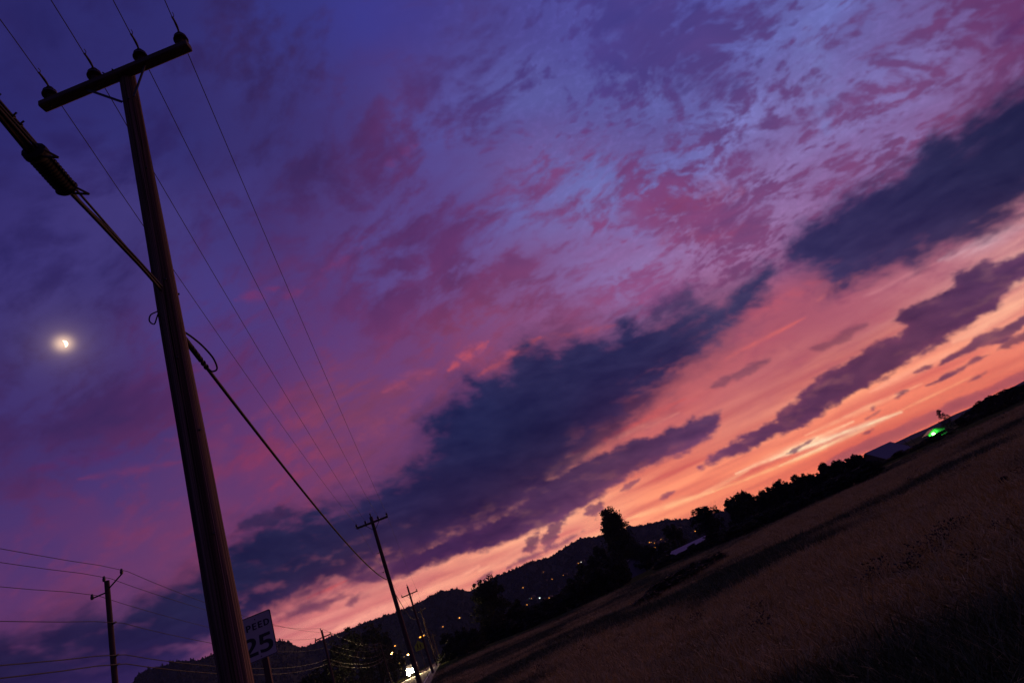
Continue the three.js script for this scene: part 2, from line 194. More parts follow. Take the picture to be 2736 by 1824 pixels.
function colourMap(points, sigma, extra) {           // a coarse map of the dome, blended smoothly from the listed directions
  const W = 361, H = 92, n = 3 + extra, map = new Float32Array(W * H * n);
  const ps = points.map((p) => [p[0], p[1], lin(p[2]), lin(p[3]), lin(p[4]), p[5] ?? 0]);
  for (let j = 0; j < H; j++) for (let i = 0; i < W; i++) {
    const az = i - 180, el = j, c = Math.cos(el * RAD), s = new Float64Array(n);
    let w = 0;
    for (const p of ps) {
      let da = Math.abs(az - p[0]); if (da > 180) da = 360 - da;
      const dx = da * (c + Math.cos(p[1] * RAD)) / 2, dy = (el - p[1]), low = 1 / (1 + 12 / (3 + (el + p[1]) / 2));   // sharper in height near the horizon
      const d2 = dx * dx + dy * dy / low, sg = sigma * (1 + Math.max(0, Math.abs(p[0]) - 55) / 12), k = Math.exp(-d2 / (2 * sg * sg)) / (sg * sg) + 1e-5 / (d2 * d2 + 1);
      for (let q = 0; q < n; q++) s[q] += k * p[2 + q];
      w += k;
    }
    for (let q = 0; q < n; q++) map[(j * W + i) * n + q] = s[q] / w;
  }
  return (az, el, out) => {
    const x = clamp(az + 180, 0, 359.999), y = clamp(el, 0, 90.9), i = Math.floor(x), j = Math.floor(y), fx = x - i, fy = y - j;
    for (let q = 0; q < n; q++) {
      const a = map[(j * W + i) * n + q], b = map[(j * W + i + 1) * n + q], c = map[((j + 1) * W + i) * n + q], d = map[((j + 1) * W + i + 1) * n + q];
      out[q] = a + (b - a) * fx + (c - a) * fy + (a - b - c + d) * fx * fy;
    }
  };
}

function makeSky(W, H) {
  const airAt = colourMap(AIR, 3.6, 0), patchAt = colourMap(PATCH, 4.5, 1), bankAt = colourMap(BANK, 3.6, 0);
  const outline = (pts, pad) => {
    const xs = pts.filter((_, i) => i % 2 === 0), ys = pts.filter((_, i) => i % 2);
    return { xs, ys, k: Math.cos((Math.min(...ys) + Math.max(...ys)) / 2 * RAD), x0: Math.min(...xs) - pad * 1.6, x1: Math.max(...xs) + pad * 1.6, y0: Math.min(...ys) - pad, y1: Math.max(...ys) + pad };
  };
  const bodies = BODIES.map(([soft, amp, scale, op, pts]) => ({ soft, amp, scale, op, ...outline(pts, soft + amp * 1.6) }));
  const masses = MASSES.map(([soft, gain, pts]) => ({ soft, gain, ...outline(pts, soft * 2) }));
  const inside = (s, az, el) => {                     // signed distance in degrees to an outline on the dome
    let best = 1e9, within = false;
    for (let e = 0, f = s.xs.length - 1; e < s.xs.length; f = e++) {
      const x0 = s.xs[f], y0 = s.ys[f], x1 = s.xs[e], y1 = s.ys[e];
      if ((y0 > el) !== (y1 > el) && az < (x1 - x0) * (el - y0) / (y1 - y0) + x0) within = !within;
      const dx = (x1 - x0) * s.k, dy = y1 - y0, qx = (az - x0) * s.k, qy = el - y0, t = clamp((qx * dx + qy * dy) / (dx * dx + dy * dy)), ex = qx - dx * t, ey = qy - dy * t, d2 = ex * ex + ey * ey;
      if (d2 < best) best = d2;
    }
    return (within ? 1 : -1) * Math.sqrt(best);
  };
  const streaks = STREAKS.map(([a0, e0, a1, e1, w, r, g, b, op, rough]) => {
    const pad = w * 3.2 + 1;
    return { a0, e0, a1, e1, w, c: [lin(r), lin(g), lin(b)].map((v) => v * (r > 250 ? 1.22 : 1)), op, rough, k: Math.cos((e0 + e1) / 2 * RAD), x0: Math.min(a0, a1) - pad * 1.5, x1: Math.max(a0, a1) + pad * 1.5, y0: Math.min(e0, e1) - pad, y1: Math.max(e0, e1) + pad };
  });
  const data = new Float32Array(W * H * 4), air = [0, 0, 0], pat = [0, 0, 0, 0], bank = [0, 0, 0];
  const lowStratus = [lin(160), lin(82), lin(94)];
  const below = [0.02, 0.015, 0.03];
  for (let j = 0; j < H; j++) {
    const el = ((j + 0.5) / H - 0.5) * 180;
    for (let i = 0; i < W; i++) {
      const o = (j * W + i) * 4;
      data[o + 3] = 1;
      if (el < -0.4) { data[o] = below[0]; data[o + 1] = below[1]; data[o + 2] = below[2]; continue; }
      const phi = ((i + 0.5) / W - 0.5) * Math.PI * 2, x = Math.cos(phi) * Math.cos(el * RAD), z = Math.sin(phi) * Math.cos(el * RAD), y = Math.sin(el * RAD);
      const az = Math.atan2(x, -z) / RAD;
      // the deck seen in perspective: X along the drift of the clouds, Y across it
      const px = x / (y + 0.42) * 58, pz = -z / (y + 0.42) * 58, X = px * 0.97 - pz * 0.2, Y = px * 0.2 + pz * 0.97;
      const wx = fbm(X * 0.055 + 3, Y * 0.08, 3), wy = fbm(X * 0.055 - 8, Y * 0.08 + 5, 3);
      const wu = X + wx * 3.5, wv = Y + wy * 2.4;
      // air, gently uneven
      airAt(clamp(az + wx * 2.2, -180, 180), el + wy * 1.2 * smooth(1, 14, el), air);
      let r = air[0], g = air[1], b = air[2];
      // long thin veils close to the horizon
      const veil = fbm(az * 0.06 + wx * 0.3, el * 0.95 + az * 0.03, 4), near = 1 - smooth(5, 15, el);
      if (near > 0) { const k = 1 + near * veil * 0.4; r *= k; g *= 1 + near * veil * 0.8; b *= 1 + near * veil * 0.5; }
      // broken mid-level cloud: heaped cells, drawn out along the drift
      patchAt(clamp(az + wx * 2, -180, 180), el + wy * 1.5, pat);
      const crisp = smooth(4, 24, az + el * 0.1) * smooth(13, 22, el);          // sharper cells in the sunlit part of the deck
      const big = fbm(wu * 0.11, wv * 0.19, 3), cell = fbm(wu * 0.30, wv * 0.5, 5, 0.62) * (1 - 0.4 * crisp) + (crisp > 0 ? 1.0 * crisp * fbm(wu * 0.52 + 31 + wy * 1.5, wv * 0.78 + wx * 1.5, 5, 0.58) * smooth(-0.5, 0.3, fbm(X * 0.09, Y * 0.12 + 20, 2) + 0.1) : 0), fine = fbm(X * 1.1 + wx * 1.5, Y * 1.5 + wy * 1.5, 3, 0.62);
      const puff = (Math.abs(noise(wu * 0.5 + 1.2 * wx, wv * 0.8)) * 1.5 + 0.7 * Math.abs(noise(wu * 1.1 + 9, wv * 1.6)) - 0.55);   // rounded cells parted by thin gaps
      let cov = 0;
      for (const s of masses) {
        if (az < s.x0 || az > s.x1 || el < s.y0 || el > s.y1) continue;
        cov = Math.max(cov, s.gain * smooth(-s.soft * 2, s.soft * 1.4, inside(s, az, el) + wx * 1.6 + cell * 1.2));
      }
      const veiled = smooth(-0.4, 0.4, fbm(wu * 0.09 + 11, wv * 0.16 - 4, 4) + (pat[3] - 0.5) * 0.6) * 0.4 * smooth(4, 12, el);   // a broad soft veil of the same cloud
      r += (pat[0] - r) * veiled; g += (pat[1] * 1.06 - g) * veiled; b += (pat[2] * 1.04 - b) * veiled;
      const dens = big * 0.7 + cell * (0.8 + 0.15 * crisp) + fine * (0.12 + 0.1 * crisp) + puff * (0.04 + 0.22 * crisp) + (pat[3] - 0.5) * 0.55 + cov * 0.8 - 0.20 - 0.04 * crisp;
      const a = smooth(-0.36 + 0.06 * crisp, 0.46 - 0.07 * crisp, dens) * 0.92 * smooth(5, 13, el);
      const tone = 1 + 0.30 * fbm(wu * 0.2 + 40, wv * 0.4 + wy, 3);
      r += (pat[0] * tone - r) * a; g += (pat[1] * (0.5 + tone * 0.5) - g) * a; b += (pat[2] * (0.7 + tone * 0.3) - b) * a;
      if (crisp > 0) { const rim = crisp * smooth(0.02, 0.28, -dens) * (0.02 + 0.12 * smooth(-0.1, 0.4, fine)); r *= 1 + rim; g *= 1 + rim; b *= 1 + rim; }
      // streaks and lit tatters
      for (const s of streaks) {
        if (az < s.x0 || az > s.x1 || el < s.y0 || el > s.y1) continue;
        const dx = (s.a1 - s.a0) * s.k, dy = s.e1 - s.e0, qx = (az - s.a0) * s.k, qy = el - s.e0, L2 = dx * dx + dy * dy;
        const t = clamp((qx * dx + qy * dy) / L2), ex = qx - dx * t, ey = qy - dy * t;
        const wob = s.rough * (0.9 * cell + 0.5 * fine + 0.6 * big);
        const d = Math.sqrt(ex * ex + ey * ey) / (s.w * (0.16 + 0.84 * Math.sin(Math.PI * clamp(t, 0.03, 0.97)) ** 0.8)) + wob * 1.3 + 0.5 * Math.abs(veil);
        const k = s.op * Math.exp(-Math.max(0, d) * Math.max(0, d) * 0.9) * (1 - s.rough + s.rough * smooth(-0.4, 0.35, fbm(az * 0.55 + wx, el * 0.95 + az * 0.2 + wy, 4, 0.6))) * (s.rough < 0.65 ? 0.5 + 0.5 * smooth(-0.35, 0.2, fbm(az * 0.22, el * 3.4 + az * 0.06, 3)) : 1);
        r += (s.c[0] - r) * k; g += (s.c[1] - g) * k; b += (s.c[2] - b) * k;
      }
      // dark cloud banks
      for (let q = 0; q < bodies.length; q++) {
        const s = bodies[q];
        if (az < s.x0 || az > s.x1 || el < s.y0 || el > s.y1) continue;
        const sd = inside(s, az, el);
        const ax = az * 0.34 * s.scale, ay = (el * 0.62 + az * 0.1) * s.scale;
        const edge = fbm(ax + wx * 0.6, ay + wy * 0.6, 6, 0.6);
        const k0 = smooth(-s.soft, s.soft * 1.25, sd + edge * s.amp + 0.12 * s.amp);
        if (k0 <= 0) continue;
        let k = k0 * s.op;
        if (q === bodies.length - 1) { bank[0] = lowStratus[0]; bank[1] = lowStratus[1]; bank[2] = lowStratus[2]; } else bankAt(clamp(az + wx * 1.5, -180, 180), el + wy * 0.8, bank);
        const deep = smooth(7, 12, el), shred = smooth(0.02, 0.5, fbm(az * 0.26 + 4, el * 0.62 + az * 0.08, 4, 0.58)) * (1 - smooth(0.3, 2.4 + 2 * smooth(-8, -26, az), sd)) * (s.soft > 0.5 ? 0.42 + 0.26 * smooth(-8, -26, az) : 0.14);
        const mott = 0.9 + 0.26 * fbm(az * 0.45 + wx, el * 0.9 + az * 0.12, 4, 0.6) + 0.42 * fbm(az * 0.16 + el * 0.1, el * 0.55 + az * 0.05 + wx, 4) + 0.10 * edge, thin = 1 - smooth(0, s.soft * 2 + 0.4, sd + edge * s.amp);
        k *= 1 - shred; bank[0] *= 1 - 0.27 * deep; bank[2] *= 1 - 0.21 * deep;
        r += (bank[0] * mott * (1 + thin * 0.35) - r) * k; g += (bank[1] * mott * (1 + thin * 0.2) - g) * k; b += (bank[2] * (0.4 + 0.6 * mott) * (1 + thin * 0.12) - b) * k;
      }
      // thin haze lit round the moon
      const mx = (az + 43.7) * Math.cos(34.4 * RAD), my = el - 34.4, md = mx * mx + my * my;
      if (md < 90) { const h = 0.75 * Math.exp(-md / 0.3) + 0.085 * Math.exp(-md / 1.8) + 0.02 * Math.exp(-md / 10); r += h * 1.15; g += h * 0.76; b += h * 0.42; }
      if (el < 9) { const k = 1 + 0.24 * (1 - smooth(0, 9, el)); r *= k; g *= k; b *= k; }
      data[o] = Math.max(0, r); data[o + 1] = Math.max(0, g); data[o + 2] = Math.max(0, b);
    }
  }
  const t = new THREE.DataTexture(data, W, H, THREE.RGBAFormat, THREE.FloatType);
  t.mapping = THREE.EquirectangularReflectionMapping;
  t.magFilter = t.minFilter = THREE.LinearFilter;
  t.wrapS = THREE.RepeatWrapping;
  t.needsUpdate = true;
  return t;
}
const sky = makeSky(4096, 4096 / 2);
scene.background = sky;
scene.environment = sky;

// ------------------------------------------------------------------ helpers
const V = (x, y, z) => new THREE.Vector3(x, y, z);
const taken = new Map();
function numbered(name) { const n = taken.get(name) ?? 0; taken.set(name, n + 1); return n ? `${name}_${String(n).padStart(3, '0')}` : name; }
function tag(o, label, category, group, kind) {
  o.userData.label = label; if (category) o.userData.category = category;
  if (group) o.userData.group = group; if (kind) o.userData.kind = kind;
  return o;
}
function thing(name, label, category, position, turn = 0, group) {
  const g = new THREE.Group(); g.name = numbered(name); g.position.copy(position); g.rotation.y = turn; scene.add(g);
  return tag(g, label, category, group);
}
function part(name, geometry, material, parent) { const m = new THREE.Mesh(geometry, material); m.name = name; parent.add(m); return m; }
function single(name, geometry, material, label, category, group) { const m = new THREE.Mesh(geometry, material); m.name = numbered(name); scene.add(m); return tag(m, label, category, group); }
function struct(name, geometry, material) { const m = new THREE.Mesh(geometry, material); m.name = name; m.userData.kind = 'structure'; scene.add(m); return m; }
function tube(points, r, segs = 24, sides = 6) { return new THREE.TubeGeometry(new THREE.CatmullRomCurve3(points, false, 'centripetal'), segs, r, sides, false); }
function bar(p, q, w, h = w) {                       // a squared bar from p to q
  const d = q.clone().sub(p), g = new THREE.BoxGeometry(w, h, d.length());
  const o = new THREE.Object3D(); o.position.copy(p).addScaledVector(d, 0.5); o.lookAt(q); o.updateMatrix();
  return g.applyMatrix4(o.matrix);
}
function rod(p, q, r0, r1 = r0, sides = 8) {          // a tapered round bar from p to q
  const d = q.clone().sub(p), g = new THREE.CylinderGeometry(r1, r0, d.length(), sides, 1);
  g.translate(0, d.length() / 2, 0);
  g.applyQuaternion(new THREE.Quaternion().setFromUnitVectors(V(0, 1, 0), d.clone().normalize()));
  return g.translate(p.x, p.y, p.z);
}
function sag(p, q, drop, n = 14) { return Array.from({ length: n + 1 }, (_, i) => { const t = i / n; return p.clone().lerp(q, t).add(V(0, -4 * drop * t * (1 - t), 0)); }); }
const bearing = (az, d, y = 0) => V(Math.sin(az * RAD) * d, y, -Math.cos(az * RAD) * d);    // degrees from north, metres
function std(color, roughness = 0.85, more = {}) { return new THREE.MeshStandardMaterial({ color, roughness, ...more }); }
const rgb = (r, g, b) => new THREE.Color().setRGB(r, g, b);

// ------------------------------------------------------------------ textures of matter
function texture(w, h, f, srgb, rx = 1, ry = 1) {
  const d = new Uint8Array(w * h * 4);
  for (let j = 0; j < h; j++) for (let i = 0; i < w; i++) { const c = f(i / w, j / h), o = (j * w + i) * 4; for (let k = 0; k < 3; k++) d[o + k] = clamp(c[k]) * 255; d[o + 3] = 255; }
  const t = new THREE.DataTexture(d, w, h); t.wrapS = t.wrapT = THREE.RepeatWrapping; t.magFilter = THREE.LinearFilter; t.minFilter = THREE.LinearMipmapLinearFilter; t.generateMipmaps = true; t.repeat.set(rx, ry);
  if (srgb) t.colorSpace = THREE.SRGBColorSpace;
  t.needsUpdate = true; return t;
}
const around = (u, v, k, l, oct) => { const a = u * Math.PI * 2; return fbm(Math.cos(a) * k + 5, Math.sin(a) * k + v * l, oct); };   // joins up round a pole
const grain = (u, v) => {
  const a = u * Math.PI * 2, c = Math.cos(a), s = Math.sin(a);
  const fibre = fbm(c * 14 + v * 0.8, s * 14 + v * 0.9 + 30, 4), broad = fbm(c * 2 + v * 2.2, s * 2 - v * 1.4, 3);
  const split = smooth(0.06, 0.0, Math.abs(noise(c * 5 + v * 0.9, s * 5 + v * 1.3 + 9) + 0.06)) * smooth(-0.1, 0.25, noise(c * 3 + v * 9, s * 3 - v * 5));
  let knot = 0;
  for (const [ku, kv] of [[0.18, 0.22], [0.44, 0.47], [0.71, 0.33], [0.6, 0.71], [0.29, 0.86], [0.9, 0.58], [0.82, 0.12], [0.5, 0.93]]) { let du = Math.abs(u - ku); du = Math.min(du, 1 - du); knot = Math.max(knot, smooth(0.022, 0.006, Math.hypot(du, (v - kv) * 10))); }
  return [fibre, broad, split, knot];
};
const poleMap = texture(512, 1024, (u, v) => { const [f, b, s, k] = grain(u, v); const t = 0.38 + 0.36 * f + 0.24 * b - 0.36 * s - 0.28 * k; return [t * 1.02, t * 0.87, t * 0.78]; }, true);
const poleBump = texture(512, 1024, (u, v) => { const [f, b, s, k] = grain(u, v); const t = 0.6 + 0.3 * f + 0.08 * b - 0.5 * s - 0.1 * k; return [t, t, t]; }, false);
const poleWood = new THREE.MeshPhysicalMaterial({ color: 0xffffff, roughness: 0.95, specularIntensity: 0.15, map: poleMap, bumpMap: poleBump, bumpScale: 0.025 });
const armMap = texture(256, 256, (u, v) => { const f = fbm(u * 40, v * 3, 4), t = 0.3 + 0.14 * f; return [t, t * 0.84, t * 0.74]; }, true);
const armWood = std(0xffffff, 0.9, { map: armMap });
const farWood = std(rgb(0.07, 0.045, 0.035), 0.92);
const iron = std(rgb(0.06, 0.06, 0.065), 0.6, { metalness: 0.6 });
const wireMat = std(rgb(0.03, 0.03, 0.035), 0.7, { metalness: 0.3 });
const rubber = std(rgb(0.007, 0.007, 0.008), 0.9);
const cableMat = std(rgb(0.016, 0.016, 0.018), 0.8);
const glazed = std(rgb(0.05, 0.04, 0.04), 0.4);
const bark = std(rgb(0.05, 0.038, 0.03), 0.95);

// ------------------------------------------------------------------ lie of the land
const ROAD = V(-0.292, 0, -0.9564), OFF = V(-0.9564, 0, 0.292);          // along the road, and square to it toward the far side
const along = (t, o, y = 0) => V(ROAD.x * t + OFF.x * o, y, ROAD.z * t + OFF.z * o);
function landHeight(x, z) {
  const o = x * OFF.x + z * OFF.z, t = x * ROAD.x + z * ROAD.z;
  const wild = smooth(2.2, -3, o) + smooth(10, 16, o);
  const rise = 0.75 * smooth(30, 105, t) * smooth(-14, 0, o);
  const fall = -0.014 * Math.max(0, x - 34) * smooth(400, 200, x) - (x > 234 ? 2.8 : 0) * 0;
  return rise + Math.max(fall, -2.6) + wild * (0.30 * fbm(x * 0.022 + 3, z * 0.03, 2) + 0.10 * fbm(x * 0.16, z * 0.16, 3) * smooth(120, 40, Math.hypot(x, z)));
}
// how dry the growth is: 1 bleached straw, 0 dark green weeds; strips of mown and unmown hay lie across the field
function dryness(x, z) {
  const warp = fbm(x * 0.03, z * 0.03 + 9, 3);
  const strip = fbm(x * 0.022 + 2.6 + warp * 0.9, z * 0.085 - x * 0.016 + 0.4 + warp * 0.6, 4), clump = fbm(x * 0.2, z * 0.26, 3);
  const right = smooth(-6, 13, x + z * 0.06 + warp * 9), band = smooth(-62, -42, z + warp * 16), corner = smooth(-4.2, -7.2, z + x * 0.25 + warp * 2.5);
  return smooth(-0.3, 0.38, strip * 1.7 + clump * 1.05 - 0.40 + right * (0.28 + 0.18 * band) + 0.25 * corner - 0.7 * smooth(66, 84, Math.hypot(x, z) + warp * 14));
}
const fineSoil = texture(512, 512, (u, v) => { const a = u * 6.2832, b = v * 6.2832, n = fbm(Math.cos(a) * 5 + Math.cos(b) * 9, Math.sin(a) * 5 + Math.sin(b) * 9, 5, 0.65), t = 0.78 + 0.5 * n; return [t, t, t]; }, false);
{
  const N = 380, xs = [], place = (u) => 55 * u + 900 * u * Math.abs(u) ** 3 + 3600 * u * Math.abs(u) ** 11;
  for (let i = 0; i <= N; i++) xs.push(place(i / N * 2 - 1));
  const pos = new Float32Array((N + 1) ** 2 * 3), col = new Float32Array((N + 1) ** 2 * 3), uv = new Float32Array((N + 1) ** 2 * 2), idx = [];
  for (let j = 0; j <= N; j++) for (let i = 0; i <= N; i++) {
    const k = j * (N + 1) + i, x = xs[i] + 12, z = xs[j] - 30, r = Math.hypot(x, z), d = dryness(x, z) * 0.92 + 0.08 * noise(x * 1.3, z * 1.3);
    pos.set([x, landHeight(x, z), z], k * 3); uv.set([x / 5, z / 5], k * 2);
    const e = clamp(d);
    col.set([0.055 + 0.32 * e, 0.075 + 0.20 * e, 0.026 + 0.08 * e], k * 3);
    if (i < N && j < N) idx.push(k, k + N + 1, k + 1, k + 1, k + N + 1, k + N + 2);
  }
  const g = new THREE.BufferGeometry();
  g.setAttribute('position', new THREE.BufferAttribute(pos, 3)); g.setAttribute('color', new THREE.BufferAttribute(col, 3)); g.setAttribute('uv', new THREE.BufferAttribute(uv, 2)); g.setIndex(idx); g.computeVertexNormals();
  struct('ground', g, new THREE.MeshPhysicalMaterial({ color: 0xffffff, roughness: 1, specularIntensity: 0, vertexColors: true, map: fineSoil, bumpMap: fineSoil, bumpScale: 0.04 }));
}
// the road: asphalt sheet, gravel shoulder, painted lines
function ribbon(o0, o1, lift, t0 = -40, t1 = 420, n = 120) {
  const pos = [], uv = [], idx = [];
  for (let i = 0; i <= n; i++) { const t = t0 + (t1 - t0) * i / n; for (const o of [o0, o1]) { const p = along(t, o); pos.push(p.x, landHeight(p.x, p.z) + lift, p.z); uv.push(o, t); } if (i < n) { const k = i * 2; idx.push(k, k + 2, k + 1, k + 1, k + 2, k + 3); } }
  const g = new THREE.BufferGeometry(); g.setAttribute('position', new THREE.Float32BufferAttribute(pos, 3)); g.setAttribute('uv', new THREE.Float32BufferAttribute(uv, 2)); g.setIndex(idx); g.computeVertexNormals(); return g;
}
const asphaltMap = texture(256, 256, (u, v) => { const a = u * 6.2832, b = v * 6.2832, n = fbm(Math.cos(a) * 12 + Math.cos(b) * 12, Math.sin(a) * 12 + Math.sin(b) * 12, 3, 0.7), t = 0.27 + 0.16 * n; return [t, t, t]; }, true);
struct('road', ribbon(2.7, 8.0, 0.05), std(0xffffff, 0.9, { map: asphaltMap }));
struct('gravel_shoulder', ribbon(2.2, 8.6, 0.03), std(rgb(0.16, 0.14, 0.12), 1, { bumpMap: fineSoil, bumpScale: 0.02 }));
struct('white_edge_line', ribbon(2.95, 3.05, 0.056), std(rgb(0.6, 0.6, 0.58), 0.8));
struct('white_far_edge_line', ribbon(7.65, 7.75, 0.056), std(rgb(0.6, 0.6, 0.58), 0.8));
struct('yellow_centre_line', ribbon(5.24, 5.34, 0.056), std(rgb(0.55, 0.36, 0.04), 0.8));

// ------------------------------------------------------------------ hills with their woods and houses
// skyline of the near hills: azimuth, elevation in degrees
const SKYLINE = [[-75, 5.5], [-60, 4.6], [-52, 5.6], [-46, 6.4], [-41, 7.63], [-39.9, 8.25], [-37.9, 8.1], [-36, 7.6], [-33, 7.3], [-30.3, 6.7], [-28.4, 5.5], [-26.2, 5.5], [-23.5, 5.45], [-19.6, 5.2], [-16.2, 5.35], [-15, 5.1], [-13.5, 4.35], [-11.2, 4.6], [-8, 4.5], [-5.5, 4.2], [-2.1, 4.55], [-0.5, 4.05], [2.5, 3.6], [5, 3.0], [8.9, 1.9], [11.2, 1.35], [14, 0.9], [18, 0.45], [22, 0.1], [26, -0.1]];
const skyline = (az) => { let i = 0; while (i < SKYLINE.length - 2 && SKYLINE[i + 1][0] < az) i++; const [a, e] = SKYLINE[i], [b, f] = SKYLINE[i + 1], t = clamp((az - a) / (b - a)); return e + (f - e) * t * t * (3 - 2 * t); };
const crestAt = (az) => 1350 + 160 * noise(az * 0.05, 3.7) + 60 * noise(az * 0.21, 8.1) - 200 * smooth(-26, -32, az);
function hillPoint(az, s) {                              // s: 0 at the foot, 1 on the crest, up to 1.5 behind it
  const top = crestAt(az), foot = 760 + 60 * noise(az * 0.12, 1.2), d = foot + (top - foot) * s;
  const crest = Math.tan(skyline(az) * RAD) * top + 1.5 - 5;
  const lumpy = 1 + 0.10 * fbm(az * 0.25, s * 3, 4) * Math.sin(Math.PI * clamp(s));
  const h = s <= 1 ? -3 + (crest + 3) * lumpy * s ** 1.25 : crest - (s - 1) * 260;
  return bearing(az, d, h);
}
{
  const A = 300, S = 60, pos = [], uv = [], idx = [];
  for (let i = 0; i <= A; i++) for (let j = 0; j <= S; j++) {
    const p = hillPoint(-75 + 101 * i / A, 1.5 * j / S); pos.push(p.x, p.y, p.z); uv.push(p.x / 60, p.z / 60);
    if (i < A && j < S) { const k = i * (S + 1) + j; idx.push(k, k + 1, k + S + 1, k + 1, k + S + 2, k + S + 1); }
  }
  const g = new THREE.BufferGeometry(); g.setAttribute('position', new THREE.Float32BufferAttribute(pos, 3)); g.setAttribute('uv', new THREE.Float32BufferAttribute(uv, 2)); g.setIndex(idx); g.computeVertexNormals();
  struct('hill', g, new THREE.MeshPhysicalMaterial({ color: rgb(0.034, 0.042, 0.028), roughness: 1, specularIntensity: 0, side: THREE.DoubleSide }));
}
{ // the low ridge far beyond the fields
  const A = 160, pos = [], idx = [];
  for (let i = 0; i <= A; i++) {
    const az = 10 + 60 * i / A, el = 0.24 + 0.42 * smooth(24, 17, az) + 0.14 * fbm(az * 0.28, 2.2, 4) + 0.1 * smooth(30, 38, az), top = Math.tan(el * RAD) * 2350 + 1.5;
    for (const [d, h] of [[2050, -3], [2350, top], [2450, top - 6], [2700, -3]]) { const p = bearing(az, d, h); pos.push(p.x, p.y, p.z); }
    if (i < A) for (let j = 0; j < 3; j++) { const k = i * 4 + j; idx.push(k, k + 1, k + 4, k + 1, k + 5, k + 4); }
  }
  const g = new THREE.BufferGeometry(); g.setAttribute('position', new THREE.Float32BufferAttribute(pos, 3)); g.setIndex(idx); g.computeVertexNormals();
  struct('far_ridge', g, new THREE.MeshPhysicalMaterial({ color: rgb(0.05, 0.05, 0.06), roughness: 1, specularIntensity: 0, side: THREE.DoubleSide }));
}
function leaves(rand, count, size, where, flat = 0) {    // leaf-sized facets; where() gives a place
  const pos = new Float32Array(count * 18), a = V(), b = V(), c = V();
  for (let i = 0; i < count; i++) {
    const p = where(), s = size * (0.6 + rand() * 0.8);
    a.set(rand() - 0.5, (rand() - 0.5) * (1 - flat), rand() - 0.5).normalize(); b.set(rand() - 0.5, rand() - 0.5, rand() - 0.5).cross(a).normalize();
    c.copy(a).cross(b);
    const q = [p.clone().addScaledVector(a, s * 0.6), p.clone().addScaledVector(b, s * 0.32), p.clone().addScaledVector(a, -s * 0.6), p.clone().addScaledVector(b, -s * 0.32)];
    q[1].addScaledVector(c, s * 0.1); q[3].addScaledVector(c, s * 0.1);
    [0, 1, 2, 0, 2, 3].forEach((k, n) => pos.set([q[k].x, q[k].y, q[k].z], i * 18 + n * 3));
  }
  const g = new THREE.BufferGeometry(); g.setAttribute('position', new THREE.BufferAttribute(pos, 3)); g.computeVertexNormals(); return g;
}
const leafMat = (r, g, b) => std(rgb(r, g, b), 0.95, { side: THREE.DoubleSide });
const leafDark = leafMat(0.035, 0.045, 0.022), leafOlive = leafMat(0.05, 0.06, 0.025), leafDry = leafMat(0.07, 0.065, 0.035), needleMat = leafMat(0.04, 0.056, 0.034);
{ // the woods on the hills, far too many to count: small ragged trees, standing closest along the crest
  const r = rng(31), shape = (seed, tall) => { const q = rng(seed); return leaves(q, 60, tall ? 0.32 : 0.4, () => { const y = q(), w = tall ? 0.26 * (1 - y) + 0.02 : 0.42 * Math.sqrt(Math.max(0, 1 - (2 * y - 0.9) ** 2)), a = q() * 6.283; return V(Math.cos(a) * w * q(), y, Math.sin(a) * w * q()); }); };
  const kinds = [shape(1, true), shape(2, true), shape(3, false), shape(4, false)], lists = kinds.map(() => []), m = new THREE.Object3D();
  for (let i = 0; i < 30000; i++) {
    const crest = i < 5600, az = -52 + 68 * r(), s = crest ? 0.93 + 0.09 * r() : r(), p = hillPoint(az, s), k = Math.floor(r() * 4), clump = fbm(az * 1.7, s * 9, 2);
    if (!crest && clump < -0.12) continue;
    const h = (k < 2 ? 3.6 + r() * 3.6 : 2.6 + r() * 2.4) * (crest ? 0.4 + 0.62 * smooth(-0.1, 0.55, clump + 0.3 * noise(az * 6, 3)) : 0.9);
    m.position.set(p.x, p.y - 0.6, p.z); m.rotation.set(0, r() * 6.283, 0); m.scale.set(h * (k < 2 ? 1 : 1.25), h, h * (k < 2 ? 1 : 1.25)); m.updateMatrix(); lists[k].push(m.matrix.clone());
  }
  kinds.forEach((g, k) => {
    const im = new THREE.InstancedMesh(g, needleMat, lists[k].length); lists[k].forEach((x, i) => im.setMatrixAt(i, x)); im.name = numbered('hill_forest'); scene.add(im);
    tag(im, ['dark conifer wood covering the distant hill and its crest', 'second scatter of conifers in the wood on the hill', 'round leafy trees mixed into the wood on the hill', 'low leafy scrub mixed into the wood on the hill'][k], 'forest', 'woods on the hill', 'stuff');
  });
}

